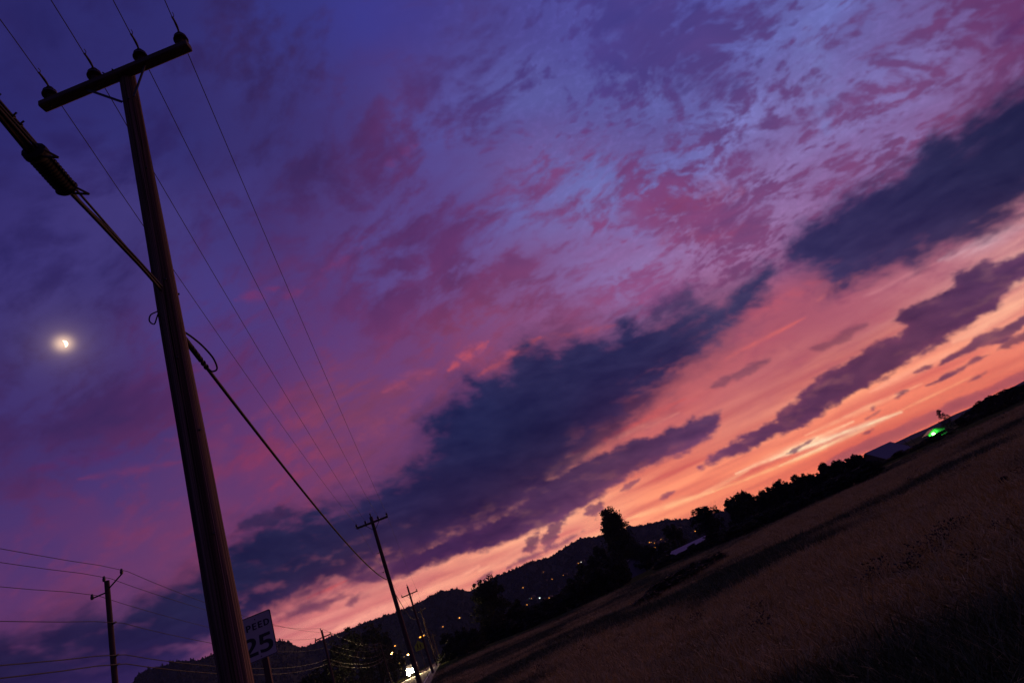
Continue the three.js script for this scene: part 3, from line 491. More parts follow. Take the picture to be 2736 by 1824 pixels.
// ------------------------------------------------------------------ the near utility pole
const ARM = V(0.9993, 0, -0.0385), ARMPOS = V(-3.56, 10.32, -4.88);       // the crossarm's direction and middle
function bell(r, h) {                                                       // pin insulator with two petticoats
  return new THREE.LatheGeometry([[0, 0], [0.03, 0], [0.035, 0.03], [0.05, 0.06], [r * 0.97, 0.052], [r, 0.07], [r * 0.86, 0.10], [r * 0.62, 0.115], [r * 0.84, 0.118], [r * 0.86, 0.135], [r * 0.66, 0.165], [r * 0.45, 0.18], [r * 0.36, 0.195], [r * 0.46, 0.215], [r * 0.4, h], [0, h + 0.012]].map(([x, y]) => new THREE.Vector2(x, y)), 20);
}
function shaft(p, q, r0, r1, wobble, rings = 30, sides = 28) {              // a slightly uneven tapered log
  const h = q.y - p.y, g = new THREE.CylinderGeometry(r1, r0, h, sides, rings); g.translate(0, h / 2, 0);
  const a = g.attributes.position;
  for (let i = 0; i < a.count; i++) {
    const x = a.getX(i), y = a.getY(i), z = a.getZ(i), t = y / h, an = Math.atan2(z, x), k = 1 + wobble * (noise(Math.cos(an) * 1.6 + 4, Math.sin(an) * 1.6 + y * 0.55) + 0.5 * noise(Math.cos(an) * 5, Math.sin(an) * 5 + y * 0.4));
    a.setXYZ(i, x * k + p.x + (q.x - p.x) * t, y + p.y, z * k + p.z + (q.z - p.z) * t);
  }
  g.computeVertexNormals(); return g;
}
const pole1 = thing('utility_pole', 'weathered wooden utility pole standing closest, with a four insulator crossarm', 'utility pole', V(-3.36, 0, -5.08), 0, 'wooden poles along the near side of the road');
const lp = (v) => v.clone().sub(pole1.position);
part('post', shaft(V(0, -0.6, 0), lp(V(-3.515, 10.44, -4.985)), 0.139, 0.105, 0.045), poleWood, pole1);
{
  const along1 = (s, dy = 0, out = 0) => lp(ARMPOS.clone().addScaledVector(ARM, -s).add(V(0, dy, out)));
  const armGeo = new THREE.BoxGeometry(2.28, 0.13, 0.105, 1, 1, 1), sh = new THREE.Shape(); sh.moveTo(-0.065, -0.045); sh.lineTo(-0.05, -0.058); sh.lineTo(0.05, -0.058); sh.lineTo(0.065, -0.045); sh.lineTo(0.065, 0.035); sh.lineTo(0.05, 0.06); sh.lineTo(-0.05, 0.06); sh.lineTo(-0.065, 0.035);
  const eg = new THREE.ExtrudeGeometry(sh, { depth: 2.28, bevelEnabled: true, bevelSize: 0.006, bevelThickness: 0.006, bevelSegments: 1 }); eg.translate(0, 0, -1.14); eg.rotateY(Math.PI / 2); eg.rotateY(Math.asin(0.0385)); const c = along1(0.045); eg.translate(c.x, c.y, c.z); armGeo.dispose();
  const arm = part('crossarm', eg, armWood, pole1);
  for (const s of [1.06, 0.36, -0.36, -1.0]) {
    const b = along1(s, 0.06), ins = part('insulator', bell(0.102, 0.22).translate(b.x, b.y + 0.06, b.z), glazed, pole1);
    part('pin', rod(b.clone().add(V(0, -0.16, 0)), b.clone().add(V(0, 0.08, 0)), 0.012), iron, ins);
    part('tie_wire', new THREE.TorusGeometry(0.045, 0.006, 5, 14).rotateX(Math.PI / 2).translate(b.x, b.y + 0.262, b.z), wireMat, ins);
  }
  for (const s of [0.5, -0.42]) part('brace', bar(along1(s, -0.055, 0.02), lp(V(-3.475 - s * 0.2, 9.72, -4.89)), 0.012, 0.034), iron, pole1);
  part('through_bolt', rod(along1(0.02, 0.01, 0.1), along1(0.02, 0.01, -0.34), 0.011), iron, arm);
  part('washer', new THREE.BoxGeometry(0.06, 0.06, 0.008).translate(...along1(0.02, 0.01, 0.064).toArray()), iron, arm);
  part('clamp', rod(along1(0.16, 0.05, 0.02), along1(0.2, 0.11, 0.05), 0.01), iron, arm);
  for (const [y, a] of [[9.72, 0.3], [8.3, 0.9], [6.4, 0.7], [6.28, 2.4], [5.3, 0.5], [4.4, 1.2], [3.3, 0.8]]) { const c2 = V(-0.155 * y / 10.4, y, 0.1 * y / 10.4), d = V(Math.sin(a), 0, Math.cos(a)); part('bolt', rod(c2.clone().addScaledVector(d, 0.1), c2.clone().addScaledVector(d, 0.152 - y * 0.0032), 0.013, 0.013, 6), iron, pole1); }
  for (let i = 0; i < 9; i++) { const y = 2.1 + i * 0.42 + 0.2 * noise(i * 3.1, 1), a = 0.35 + 0.5 * noise(i * 1.7, 8); const c2 = V(-0.155 * y / 10.4, y, 0.1 * y / 10.4), d = V(Math.sin(a), 0, Math.cos(a)); part('staple', rod(c2.clone().addScaledVector(d, 0.13), c2.clone().addScaledVector(d, 0.144 - y * 0.0032), 0.004, 0.004, 5), iron, pole1); }
  const tagPlate = part('tag', new THREE.BoxGeometry(0.035, 0.16, 0.004), std(rgb(0.55, 0.36, 0.02), 0.5), pole1); tagPlate.position.set(-0.13, 2.05, 0.067); tagPlate.rotation.y = -1.05; tagPlate.userData.label = 'yellow number tag nailed to the pole';
  part('cable_grip', (() => { const g = []; for (let i = 0; i < 13; i++) { const y = 6.22 - i * 0.012, p = lp(V(-3.61 - i * 0.004, y, -5.16 - i * 0.018)); g.push(new THREE.TorusGeometry(0.034, 0.009, 5, 10).rotateY(-0.28).translate(p.x, p.y, p.z)); } return mergeGeometries(g); })(), rubber, pole1);
  part('strap', tube([V(-3.60, 6.02, -4.92), V(-3.655, 5.98, -4.88), V(-3.665, 5.88, -4.86), V(-3.63, 5.83, -4.875), V(-3.60, 5.93, -4.90), V(-3.585, 6.03, -4.93)].map((p) => lp(p).add(V(0.06, 0, -0.02))), 0.008, 24, 5), rubber, pole1);
}
// ------------------------------------------------------------------ the other poles on this side of the road
const nearPoles = [[V(-13.0, 0, -35.3), 10.75, 0.4, 1.02, 'wooden utility pole with a crossarm, next along the road after the closest one'], [V(-24.2, 0, -70.6), 10.3, 0.95, 1.0, 'third wooden pole along the road, its crossarm set below the pole top'], [V(-35.7, 0, -107.2), 10.5, 0.5, 0.95, 'fourth wooden pole along the road, thin against the dark hill'], [V(-47.2, 0, -143.5), 8.6, 0.7, 0.9, 'small far wooden pole with a low crossarm before the houses'], [V(-58.6, 0, -180), 8.6, 0.7, 0.9, 'farthest thin wooden pole along the road, lost among the dark trees']];
const poleTops = [];
nearPoles.forEach(([p, top, below, half, label], i) => {
  p.y = landHeight(p.x, p.z);
  const g = thing('utility_pole', label, 'utility pole', p, 0, 'wooden poles along the near side of the road'), y = top - below - p.y, lean = [-0.05, 0.04, 0.08, -0.1, 0.1][i];
  part('post', shaft(V(0, -0.5, 0), V(lean, top - p.y, 0), 0.15, 0.105, 0.03, 10, 12), farWood, g);
  const at = (s, dy = 0, out = 0.15) => V(lean * 0.95, y + dy, 0).addScaledVector(OFF, s).addScaledVector(ROAD, -out);
  part('crossarm', bar(at(-half), at(half), 0.1, 0.12), armWood, g);
  for (const s of i === 0 ? [-0.96, -0.4, 0.4, 0.96] : [-0.92, 0.92]) { const b = at(s * half, 0.06); part('insulator', bell(0.075, 0.2).translate(b.x, b.y, b.z), glazed, g); }
  for (const s of [-0.42, 0.42]) part('brace', bar(at(s * half, -0.06), at(s * 0.1, -0.5, 0.12), 0.012, 0.035), iron, g);
  if (i < 2) part('top_pin', rod(V(lean, top - p.y - 0.03, 0), V(lean, top - p.y + 0.24, 0), 0.03, 0.05), iron, g);
  if (i < 2) for (const dy of [1.9, 3.1]) part('guy_hook', rod(V(lean, y - dy, 0).addScaledVector(OFF, -0.1), V(lean, y - dy, 0).addScaledVector(OFF, i ? 0.24 : 0.26), 0.02), iron, g);
  poleTops.push({ p, at: (s) => at(s * half, 0.27).add(p), y: top - below, lean });
});
// ------------------------------------------------------------------ conductors and the telephone cable
const slot = [1.06, 0.36, -0.36, -1.0], far = [0.96, 0.4, -0.4, -0.96];
const wireLabels = ['thin bare power wire tied to the arm end above the splice case', 'thin bare power wire between the arm end and the closest pole top', 'thin bare power wire just on the sunset side of the closest pole', 'thin bare power wire at the upper arm end on the sunset side'];
for (let k = 0; k < 4; k++) {
  const a = ARMPOS.clone().addScaledVector(ARM, -slot[k]).add(V(0, 0.335, 0)), b = poleTops[0].at(far[k]);
  const back = a.clone().addScaledVector(ROAD, -36).add(V(0, 0.3, 0));
  const pts = [...sag(back, a, 0.4, 16), ...sag(a, b, 0.42, 18).slice(1)];
  let last = b;
  if (k === 0 || k === 3) for (let i = 1; i < poleTops.length; i++) { const q = poleTops[i].at(k ? -0.92 : 0.92); pts.push(...sag(last, q, 0.55, 12).slice(1)); last = q; }
  const w = single('power_line', tube(pts, 0.0066, pts.length * 3, 5), wireMat, wireLabels[k], 'power line', 'bare power wires on the closest crossarm');
  const tail = part('splice', tube([a.clone().addScaledVector(ROAD, -0.02), a.clone().addScaledVector(ROAD, -0.12).add(V(0.012, 0.004, 0)), a.clone().addScaledVector(ROAD, -0.26).add(V(0, 0.006, 0))], 0.015, 8, 5), wireMat, w);
  part('wire_end', tube([a.clone().addScaledVector(ROAD, -0.24), a.clone().addScaledVector(ROAD, -0.26).add(V(0.03, 0.02, 0)), a.clone().addScaledVector(ROAD, -0.31).add(V(0.03, 0.01, 0))], 0.005, 8, 4), wireMat, tail);
}
{ // telephone cable: strand, bundle and its lashings, in two spans that meet at the pole
  const near = V(-3.63, 6.28, -5.05), back = V(-3.3, 6.34, -4.55), cp2 = V(-13.0, 6.72, -35.3).addScaledVector(OFF, 0.12);
  const pts = [...sag(V(-3.66, 6.06, -5.42), cp2, 0.62, 20)];
  let last = cp2;
  for (let i = 1; i < poleTops.length; i++) { const q = poleTops[i].p.clone().setY([6.6, 6.1, 5.2, 5.2][i - 1]).addScaledVector(OFF, 0.12); pts.push(...sag(last, q, 0.9, 12).slice(1)); last = q; }
  const c = single('telephone_cable', tube(pts, 0.023, pts.length * 3, 7), cableMat, 'thick black telephone cable sloping from the closest pole toward the next one', 'cable');
  const line = new THREE.CatmullRomCurve3(pts.slice(0, 6), false, 'centripetal'), onLine = (m, dx = 0, dy = 0) => { const p = line.getPointAt(m / line.getLength()); p.y += dy; return p.addScaledVector(OFF, dx); };
  part('drip_loop', tube([onLine(0.06, -0.02, 0.03), onLine(0.3, -0.07, 0.05), onLine(0.55, -0.12, 0.03), onLine(0.78, -0.15, -0.03), onLine(0.9, -0.13, -0.1), onLine(0.92, -0.07, -0.1), onLine(0.95, -0.02, -0.03)], 0.012, 40, 6), rubber, c);
  part('grip', tube([onLine(0.1), onLine(0.4), onLine(0.7)], 0.034, 14, 7), rubber, c);
  for (let i = 0; i < 6; i++) { const p = onLine(0.42 + i * 0.1); part('clip', new THREE.TorusGeometry(0.034, 0.01, 5, 10).rotateX(0.4).rotateY(-0.28).translate(p.x, p.y, p.z), iron, c); }
  // the span behind: bundle that ends in the splice case
  const dirB = V(0.245, 0.035, 0.97), run = (t, dx = 0, dy = 0) => V(-3.42, 6.30, -4.86).addScaledVector(dirB, t).add(V(dx, dy, 0));
  const bundle = single('cable_strand', tube([run(-0.05), run(0.6), run(1.2), run(1.8), run(3.2, 0, 0.02), run(8, 0, 0.1), run(24, 0, 0.6)], 0.011, 60, 6), wireMat, 'steel strand and cables that carry the splice case in front of the pole', 'cable');
  part('lower_cable', tube([run(-0.03, 0, -0.05), run(0.4, 0.01, -0.07), run(0.85, 0, -0.08), run(1.3, 0, -0.11), run(1.62, 0, -0.14)], 0.017, 40, 7), cableMat, bundle);
  part('lashed_cable', tube([run(-0.03, 0.02, -0.02), run(0.5, 0.025, -0.045), run(1.0, 0.01, -0.06), run(1.45, 0, -0.1), run(1.62, 0.02, -0.12)], 0.012, 30, 6), cableMat, bundle);
  const offsets = [[-0.035, -0.15, 0.019], [0.01, -0.13, 0.016], [0.03, -0.1, 0.012], [-0.035, -0.1, 0.011], [-0.01, -0.08, 0.013]];
  offsets.forEach(([dx, dy, r], i) => part('cable', tube([run(2.02, dx, dy), run(2.3, dx * 0.75, dy * 0.85 + 0.015 * noise(i, 2)), run(2.62, dx * 0.5 - 0.015, dy * 0.7), run(3.1, dx * 0.5, dy * 0.42), run(5, dx * 0.5, dy * 0.4), run(22, dx * 0.5, dy * 0.4 + 0.5)], r, 50, 7), cableMat, bundle));
  for (const t of [2.2, 2.28, 2.45, 2.52, 2.6, 2.68]) { const p = run(t, 0.0, 0.006); part('lashing_clip', mergeGeometries([new THREE.OctahedronGeometry(0.024).scale(1, 0.8, 1.3), new THREE.BoxGeometry(0.085, 0.008, 0.012).rotateZ(0.5), new THREE.BoxGeometry(0.06, 0.01, 0.012).rotateZ(-0.7)].map((g) => { const n = g.index ? g.toNonIndexed() : g; n.deleteAttribute('uv'); return n; })).translate(p.x, p.y, p.z), iron, bundle); }
  // the splice case
  const c0 = run(1.6, 0.0, -0.135), c1 = run(2.02, 0.0, -0.13), L = c0.distanceTo(c1), prof = [[0, 0], [0.05, 0.0], [0.078, 0.014], [0.092, 0.034]];
  for (let i = 0; i <= 10; i++) { const y = 0.05 + (L - 0.1) * i / 10; prof.push([0.08, y - 0.012], [0.083, y - 0.006], [0.083, y + 0.006], [0.08, y + 0.012]); }
  prof.push([0.094, L - 0.02], [0.094, L + 0.012], [0.086, L + 0.03], [0.05, L + 0.036], [0, L + 0.036]);
  const sc = thing('splice_case', 'black ribbed splice case hanging from the cable strand near the arm end', 'splice case', c0);
  const turned = new THREE.Quaternion().setFromUnitVectors(V(0, 1, 0), c1.clone().sub(c0).normalize()), hold = (g) => g.applyQuaternion(turned);
  part('case', hold(new THREE.LatheGeometry(prof.map(([x, y]) => new THREE.Vector2(x, y)), 22)), rubber, sc);
  part('end_cap', hold(new THREE.CylinderGeometry(0.093, 0.093, 0.05, 12).translate(0, L + 0.005, 0)), rubber, sc);
  for (const s of [-1, 1]) for (let i = 0; i < 10; i++) part('lug', hold(new THREE.BoxGeometry(0.022, 0.02, 0.03).translate(s * 0.086, 0.06 + (L - 0.12) * i / 9, 0)), rubber, sc);
  for (const t of [0.04, L + 0.03]) { const b = V(0.015, t, 0.075); part('hanger', mergeGeometries([bar(V(0.03, t - 0.02, 0.05), V(0.19, t - 0.03, 0.07), 0.011, 0.018), bar(V(0.19, t - 0.03, 0.07), V(0.155, t + 0.08, 0.10), 0.011, 0.018)].map(hold)), iron, sc); }
}
// ------------------------------------------------------------------ poles across the road
const sideLabels = ['dark wooden pole across the road with bracket insulators at its top', 'distant wooden pole across the road with a short crossarm, beside the notch in the hills', 'small lamp-lit wooden pole across the road near the street lights'];
const sides = [[V(-18.25, 0, -20.42), 8.98, 0.112], [V(-32.3, 0, -63.7), 9.1, 0.14], [V(-49.7, 0, -120), 8.6, 0.14]];
sides.forEach(([p, top, r], i) => {
  p.y = landHeight(p.x, p.z);
  const g = thing('roadside_pole', sideLabels[i], 'utility pole', p, 0, 'wooden poles across the road'), y = top - p.y;
  part('post', shaft(V(0.06, -0.4, 0), V(0, y, 0), r, r * 0.8, 0.03, 10, 14), farWood, g);
  const pin = (b) => mergeGeometries([rod(b, b.clone().add(V(0, 0.08, 0)), 0.05, 0.06), rod(b.clone().add(V(0, 0.08, 0)), b.clone().add(V(0, 0.2, 0)), 0.06, 0.035)]);
  part('top_insulator', pin(V(-0.09, y + 0.02, 0.02)), glazed, g);
  if (i === 0) {
    part('bracket', rod(V(0, y - 0.42, 0), V(-0.62, y - 0.42, 0.06), 0.028), iron, g); part('insulator', pin(V(-0.6, y - 0.46, 0.06)), glazed, g);
    part('bracket', rod(V(0.02, y - 0.34, 0), V(0.6, y + 0.02, -0.05), 0.028), iron, g); part('insulator', pin(V(0.6, y + 0.02, -0.05)), glazed, g);
    for (const dy of [1.65, 2.8, 3.12]) part('cable_clamp', rod(V(-0.05, y - dy, 0), V(0.26, y - dy, 0.02), 0.035), iron, g);
  } else {
    part('crossarm', bar(V(0, y - 0.75, 0).addScaledVector(OFF, -0.85), V(0, y - 0.75, 0).addScaledVector(OFF, 0.85), 0.1, 0.11), farWood, g);
    for (const s of [-0.8, 0.8]) part('insulator', pin(V(0, y - 0.7, 0).addScaledVector(OFF, s)), glazed, g);
  }
});
{
  const L = sides.map(([p, top]) => V(p.x, top, p.z)), d0 = L[0].clone().addScaledVector(ROAD, -45), end = L[2].clone().addScaledVector(ROAD, 60).setY(7.6);
  const rows = [ // height below the top at each pole, and offset at the first
    [[0.2, 0.2, 0.2], V(-0.09, 0, 0), 0, 'upper wire over the top of the dark pole across the road', 0.01],
    [[0.2, -0.55, -0.55], V(0.6, 0, -0.05), -0.8, 'upper wire on the raised bracket of the dark pole across the road', 0.01],
    [[-0.26, -0.55, -0.55], V(-0.6, 0, 0.06), 0.8, 'wire on the level bracket of the dark pole across the road', 0.01],
    [[-1.65, -1.8, -1.8], V(0.26, 0, 0), 0.1, 'single wire clamped midway up the dark pole across the road', 0.011],
    [[-2.8, -2.96, -2.4], V(0.26, 0, 0), 0.1, 'upper of two low cables on the dark pole across the road', 0.016],
    [[-3.12, -3.4, -2.9], V(0.26, 0, 0), 0.1, 'lowest cable on the dark pole across the road', 0.018]];
  for (const [h, o, s, label, r] of rows) {
    const a = L[0].clone().add(V(o.x, h[0], o.z)), b = L[1].clone().add(V(0, h[1], 0)).addScaledVector(OFF, s), c = L[2].clone().add(V(0, h[2], 0)).addScaledVector(OFF, s), q = d0.clone().add(V(o.x, h[0] - 0.3, o.z));
    const pts = [...sag(q, a, 0.5, 16), ...sag(a, b, 0.7, 16).slice(1), ...sag(b, c, 0.9, 12).slice(1), ...sag(c, end.clone().add(V(0, h[2], 0)), 0.8, 8).slice(1)];
    single('side_wire', tube(pts, r, pts.length * 2, 5), wireMat, label, 'wire', 'wires across the road');
  }
}
// ------------------------------------------------------------------ signs
const fonts = new FontLoader(), bold = await fonts.loadAsync('fonts/droid/droid_sans_bold.typeface.json');
function lettering(text, width, height) {
  const g = new TextGeometry(text, { font: bold, size: 1, depth: 0.02, curveSegments: 6, bevelEnabled: false }); g.computeBoundingBox();
  const b = g.boundingBox; g.translate(-b.min.x, -b.min.y, 0); g.scale(width / (b.max.x - b.min.x), height / (b.max.y - b.min.y), 0.08); return g;
}
function plate(w, h, r, depth) { const s = new THREE.Shape(); s.moveTo(r, 0); s.lineTo(w - r, 0); s.absarc(w - r, r, r, -Math.PI / 2, 0); s.lineTo(w, h - r); s.absarc(w - r, h - r, r, 0, Math.PI / 2); s.lineTo(r, h); s.absarc(r, h - r, r, Math.PI / 2, Math.PI); s.lineTo(0, r); s.absarc(r, r, r, Math.PI, Math.PI * 1.5); return s; }
{
  const W = 0.61, H = 0.76, base = V(-6.34, 0, -10.33), g = thing('speed_limit_sign', 'white speed limit sign reading 25 half hidden behind the closest pole', 'road sign', base.setY(landHeight(base.x, base.z)), Math.atan2(-ROAD.x, -ROAD.z));
  const up = 2.71 - base.y, x0 = -0.39;
  part('post', new THREE.BoxGeometry(0.095, 3.35, 0.09).translate(-0.02, 1.45, -0.055), farWood, g);
  const panel = part('panel', new THREE.ExtrudeGeometry(plate(W, H, 0.035, 0), { depth: 0.004, bevelEnabled: false }).translate(x0, up, 0), std(rgb(0.42, 0.42, 0.42), 0.6), g);
  const border = plate(W - 0.006, H - 0.006, 0.034); const hole = plate(W - 0.03, H - 0.03, 0.026).getPoints(8).map((p) => new THREE.Vector2(p.x + 0.012, p.y + 0.012)); border.holes.push(new THREE.Path(hole.reverse()));
  const ink = std(rgb(0.012, 0.012, 0.012), 0.5);
  part('border', new THREE.ExtrudeGeometry(border, { depth: 0.0015, bevelEnabled: false }).translate(x0 + 0.003, up + 0.003, 0.004), ink, panel);
  part('lettering', lettering('SPEED', 0.5, 0.115).translate(x0 + 0.06, up + 0.51, 0.004), ink, panel);
  part('numerals', lettering('25', 0.5, 0.31).translate(x0 + 0.06, up + 0.09, 0.004), ink, panel);
  for (const y of [0.68, 0.05]) part('bolt', new THREE.CylinderGeometry(0.011, 0.011, 0.006, 8).rotateX(Math.PI / 2).translate(x0 + 0.33, up + y, 0.007), iron, panel);
}
{
  const base = bearing(-19.4, 66); base.y = landHeight(base.x, base.z);
  const g = thing('crossing_sign', 'yellow-green five-sided school crossing sign under the second pole', 'road sign', base, Math.atan2(-ROAD.x, -ROAD.z)), y = 3.05 - base.y;
  part('post', rod(V(0, -0.3, -0.03), V(0, y + 0.6, -0.03), 0.03), iron, g);
  const s = new THREE.Shape(); s.moveTo(-0.45, 0); s.lineTo(0.45, 0); s.lineTo(0.45, 0.5); s.lineTo(0, 0.92); s.lineTo(-0.45, 0.5);
  const panel = part('panel', new THREE.ExtrudeGeometry(s, { depth: 0.01, bevelEnabled: false }).translate(0, y, 0), std(rgb(0.5, 0.62, 0.03), 0.4), g), ink = std(rgb(0.02, 0.02, 0.02), 0.6);
  for (const [x, k] of [[-0.14, 1], [0.14, 0.86]]) part('walker', mergeGeometries([new THREE.CylinderGeometry(0.055 * k, 0.055 * k, 0.006, 12).rotateX(Math.PI / 2).translate(x, y + 0.62 * k, 0.014), new THREE.BoxGeometry(0.11 * k, 0.24 * k, 0.006).translate(x, y + 0.43 * k, 0.014), bar(V(x - 0.03, y + 0.32 * k, 0.014), V(x - 0.1, y + 0.08, 0.014), 0.006, 0.05), bar(V(x + 0.03, y + 0.32 * k, 0.014), V(x + 0.09, y + 0.08, 0.014), 0.006, 0.05)]), ink, panel);
}
// ------------------------------------------------------------------ moon
{
  const far = 3200, c = bearing(-43.7, far * Math.cos(34.36 * RAD), 1.5 + far * Math.sin(34.36 * RAD)), R = far * Math.tan(0.29 * RAD);
  const lit = new THREE.SphereGeometry(R, 24, 24, 0, 80 * RAD);              // the sunlit lune, its outer limb toward the sunset
  const m = new THREE.Mesh(lit, new THREE.MeshStandardMaterial({ color: 0x000000, emissive: rgb(1, 0.86, 0.56), emissiveIntensity: 2.4, roughness: 1, side: THREE.DoubleSide }));
  m.name = 'moon_in_sky'; m.position.copy(c); m.rotation.order = 'YXZ';
  m.lookAt(EYE); m.rotateZ(195 * RAD);
  tag(m, 'bright crescent moon in the dark blue sky beside the pole', 'moon', null, 'thing'); scene.add(m);
}

// ------------------------------------------------------------------ trees
function limb(p, q, r0, r1) { const m = p.clone().lerp(q, 0.5).add(V((p.z - q.z) * 0.08, 0.02 * p.distanceTo(q), (q.x - p.x) * 0.08)); return mergeGeometries([rod(p, m, r0, (r0 + r1) / 2, 6), rod(m, q, (r0 + r1) / 2, r1, 6)]); }
// a broad-leaved tree: clumps of leaves round the ends of forking limbs; spread(t, a) gives the crown's reach at height t (0..1)
function leafyTree(name, label, group, pos, { h, w, seed, clumps, each, leaf, mat, low = 0.25, spread, trunk = 0.03 }) {
  const r = rng(seed), g = thing(name, label, 'tree', pos, 0, group), wood = [], centres = [];
  wood.push(rod(V(0, -0.4, 0), V(0.02 * h, h * 0.55, 0), h * trunk, h * trunk * 0.55, 8), rod(V(0.02 * h, h * 0.55, 0), V(0, h * 0.9, 0), h * trunk * 0.55, h * 0.006, 6));
  for (let i = 0; i < clumps; i++) {
    const t = low + (1 - low) * Math.pow(r(), 0.85), a = r() * 6.2832, reach = spread(t, a) * w * 0.5 * Math.sqrt(0.15 + 0.85 * r()) * (0.8 + 0.4 * noise(Math.cos(a) * 2 + seed, Math.sin(a) * 2 + t * 4)), c = V(Math.cos(a) * reach, h * (t * 0.96), Math.sin(a) * reach);
    centres.push([c, (0.45 + 0.65 * r()) * Math.min(w, h) * 0.13]);
    if (i % 3 === 0) wood.push(limb(V(0.01 * h, Math.max(0.12 * h, c.y - reach * (0.7 + 0.5 * r())), 0), c, h * trunk * 0.28, h * 0.004));
  }
  const shoots = Math.round(clumps * 0.22);                 // thin sprays that stand out of the crown
  for (let i = 0; i < shoots; i++) { const a = r() * 6.2832, t = 0.72 + 0.34 * r(), reach = spread(Math.min(t, 0.97), a) * w * 0.5 * (0.2 + 0.85 * r()); centres.push([V(Math.cos(a) * reach, h * t, Math.sin(a) * reach), Math.min(w, h) * 0.075 * (0.6 + r())]); }
  part('trunk', mergeGeometries(wood), bark, g);
  let n = 0;
  part('crown', leaves(r, (clumps + shoots) * each, leaf, () => { const [c, k] = centres[Math.floor(n++ / each)]; let x, y, z, q; do { x = r() * 2 - 1; y = r() * 2 - 1; z = r() * 2 - 1; q = x * x + y * y + z * z; } while (q > 1); return V(c.x + x * k, c.y + y * k * 0.8, c.z + z * k); }), mat, g);
  return g;
}
const dome = (t) => Math.sqrt(Math.max(0.02, 1 - (1.6 * t - 0.72) ** 2)), column = (t) => (0.55 + 0.5 * Math.sin(Math.PI * Math.min(1, t * 1.15))) * (t > 0.8 ? Math.sqrt(Math.max(0.05, (1.04 - t) / 0.24)) : 1), shrub = (t) => Math.sqrt(Math.max(0.04, 1 - t * t * 0.92));
const on = (az, d) => { const p = bearing(az, d); p.y = landHeight(p.x, p.z) - 0.1; return p; };
const top = (el, d, p) => 1.5 + Math.tan(el * RAD) * d - p.y;

// the tall ragged tree that stands above the hill line
{ const d = 150, p = on(1.35, d); const tall = leafyTree('tall_tree', 'tall ragged tree rising above the hill line in the middle', null, p, { h: top(5.35, d, p), w: 11.4, seed: 51, clumps: 320, each: 34, leaf: 0.4, mat: leafDark, low: 0.05, trunk: 0.018, spread: (t, a) => (1.02 - 0.62 * t + 0.12 * Math.sin(a * 3 + t * 9)) * (t > 0.94 ? 0.6 : 1) });
  const q = rng(52), side = []; for (let i = 0; i < 9; i++) side.push(V(-2.2 - q() * 0.9, top(4.4, d, p) * (0.66 + 0.3 * q()), 0.6 * (q() - 0.5)));
  let n = 0; part('side_spire', leaves(q, 420, 0.34, () => { const c = side[n++ % 9]; return V(c.x + (q() - 0.5) * 0.9, c.y + (q() - 0.5) * 1.1, c.z + (q() - 0.5) * 0.9); }), leafDark, tall); }
{ const d = 98, p = on(-12.3, d); leafyTree('round_tree', 'wide round-headed dark tree in front of the hill beside the poles', null, p, { h: top(4.25, d, p), w: 7.0, seed: 61, clumps: 150, each: 44, leaf: 0.3, mat: leafOlive, low: 0.12, spread: dome }); }
{ const d = 128, p = on(6.1, d); leafyTree('small_round_tree', 'low rounded tree behind the pale roofed shed', null, p, { h: top(1.9, d, p), w: 5.2, seed: 71, clumps: 80, each: 40, leaf: 0.28, mat: leafOlive, low: 0.1, spread: dome }); }
{ const d = 96, p = on(9.4, d); leafyTree('spreading_tree', 'dark two-headed tree at the end of the hill, beside the treeline', null, p, { h: top(2.25, d, p), w: 5.0, seed: 81, clumps: 90, each: 42, leaf: 0.26, mat: leafDark, low: 0.1, spread: (t, a) => dome(t) * (0.8 + 0.3 * Math.cos(2 * a)) }); }
// trees across the road below the notch in the hills
[[-26.1, 118, 4.55, 6.5, 'dark tree just beyond the distant pole across the road', 0], [-24.7, 126, 4.95, 7.5, 'tallest dark tree of the clump across the road', 0], [-23.1, 140, 4.75, 8, 'broad dark tree at the street light end of the clump across the road', 1], [-28.9, 92, 2.9, 5, 'low dark tree under the speed sign across the road', 0], [-27.4, 104, 3.0, 6, 'low bushy tree at the foot of the clump across the road', 1], [-22.1, 150, 3.4, 5, 'narrow dark tree behind the nearer street lamp', 0]].forEach(([az, d, el, w, label, k], i) => { const p = on(az, d); leafyTree('roadside_tree', label, 'trees across the road', p, { h: top(el, d, p), w, seed: 101 + i, clumps: 90, each: 40, leaf: 0.34, mat: k ? leafOlive : leafDark, low: 0.08, spread: dome }); });
{ const d = 161, p = on(-21.3, d); leafyTree('lamplit_tree', 'small leafy tree lit yellow by the street lamp', null, p, { h: top(1.9, d, p), w: 3.6, seed: 121, clumps: 44, each: 36, leaf: 0.3, mat: leafOlive, low: 0.15, spread: dome }); }

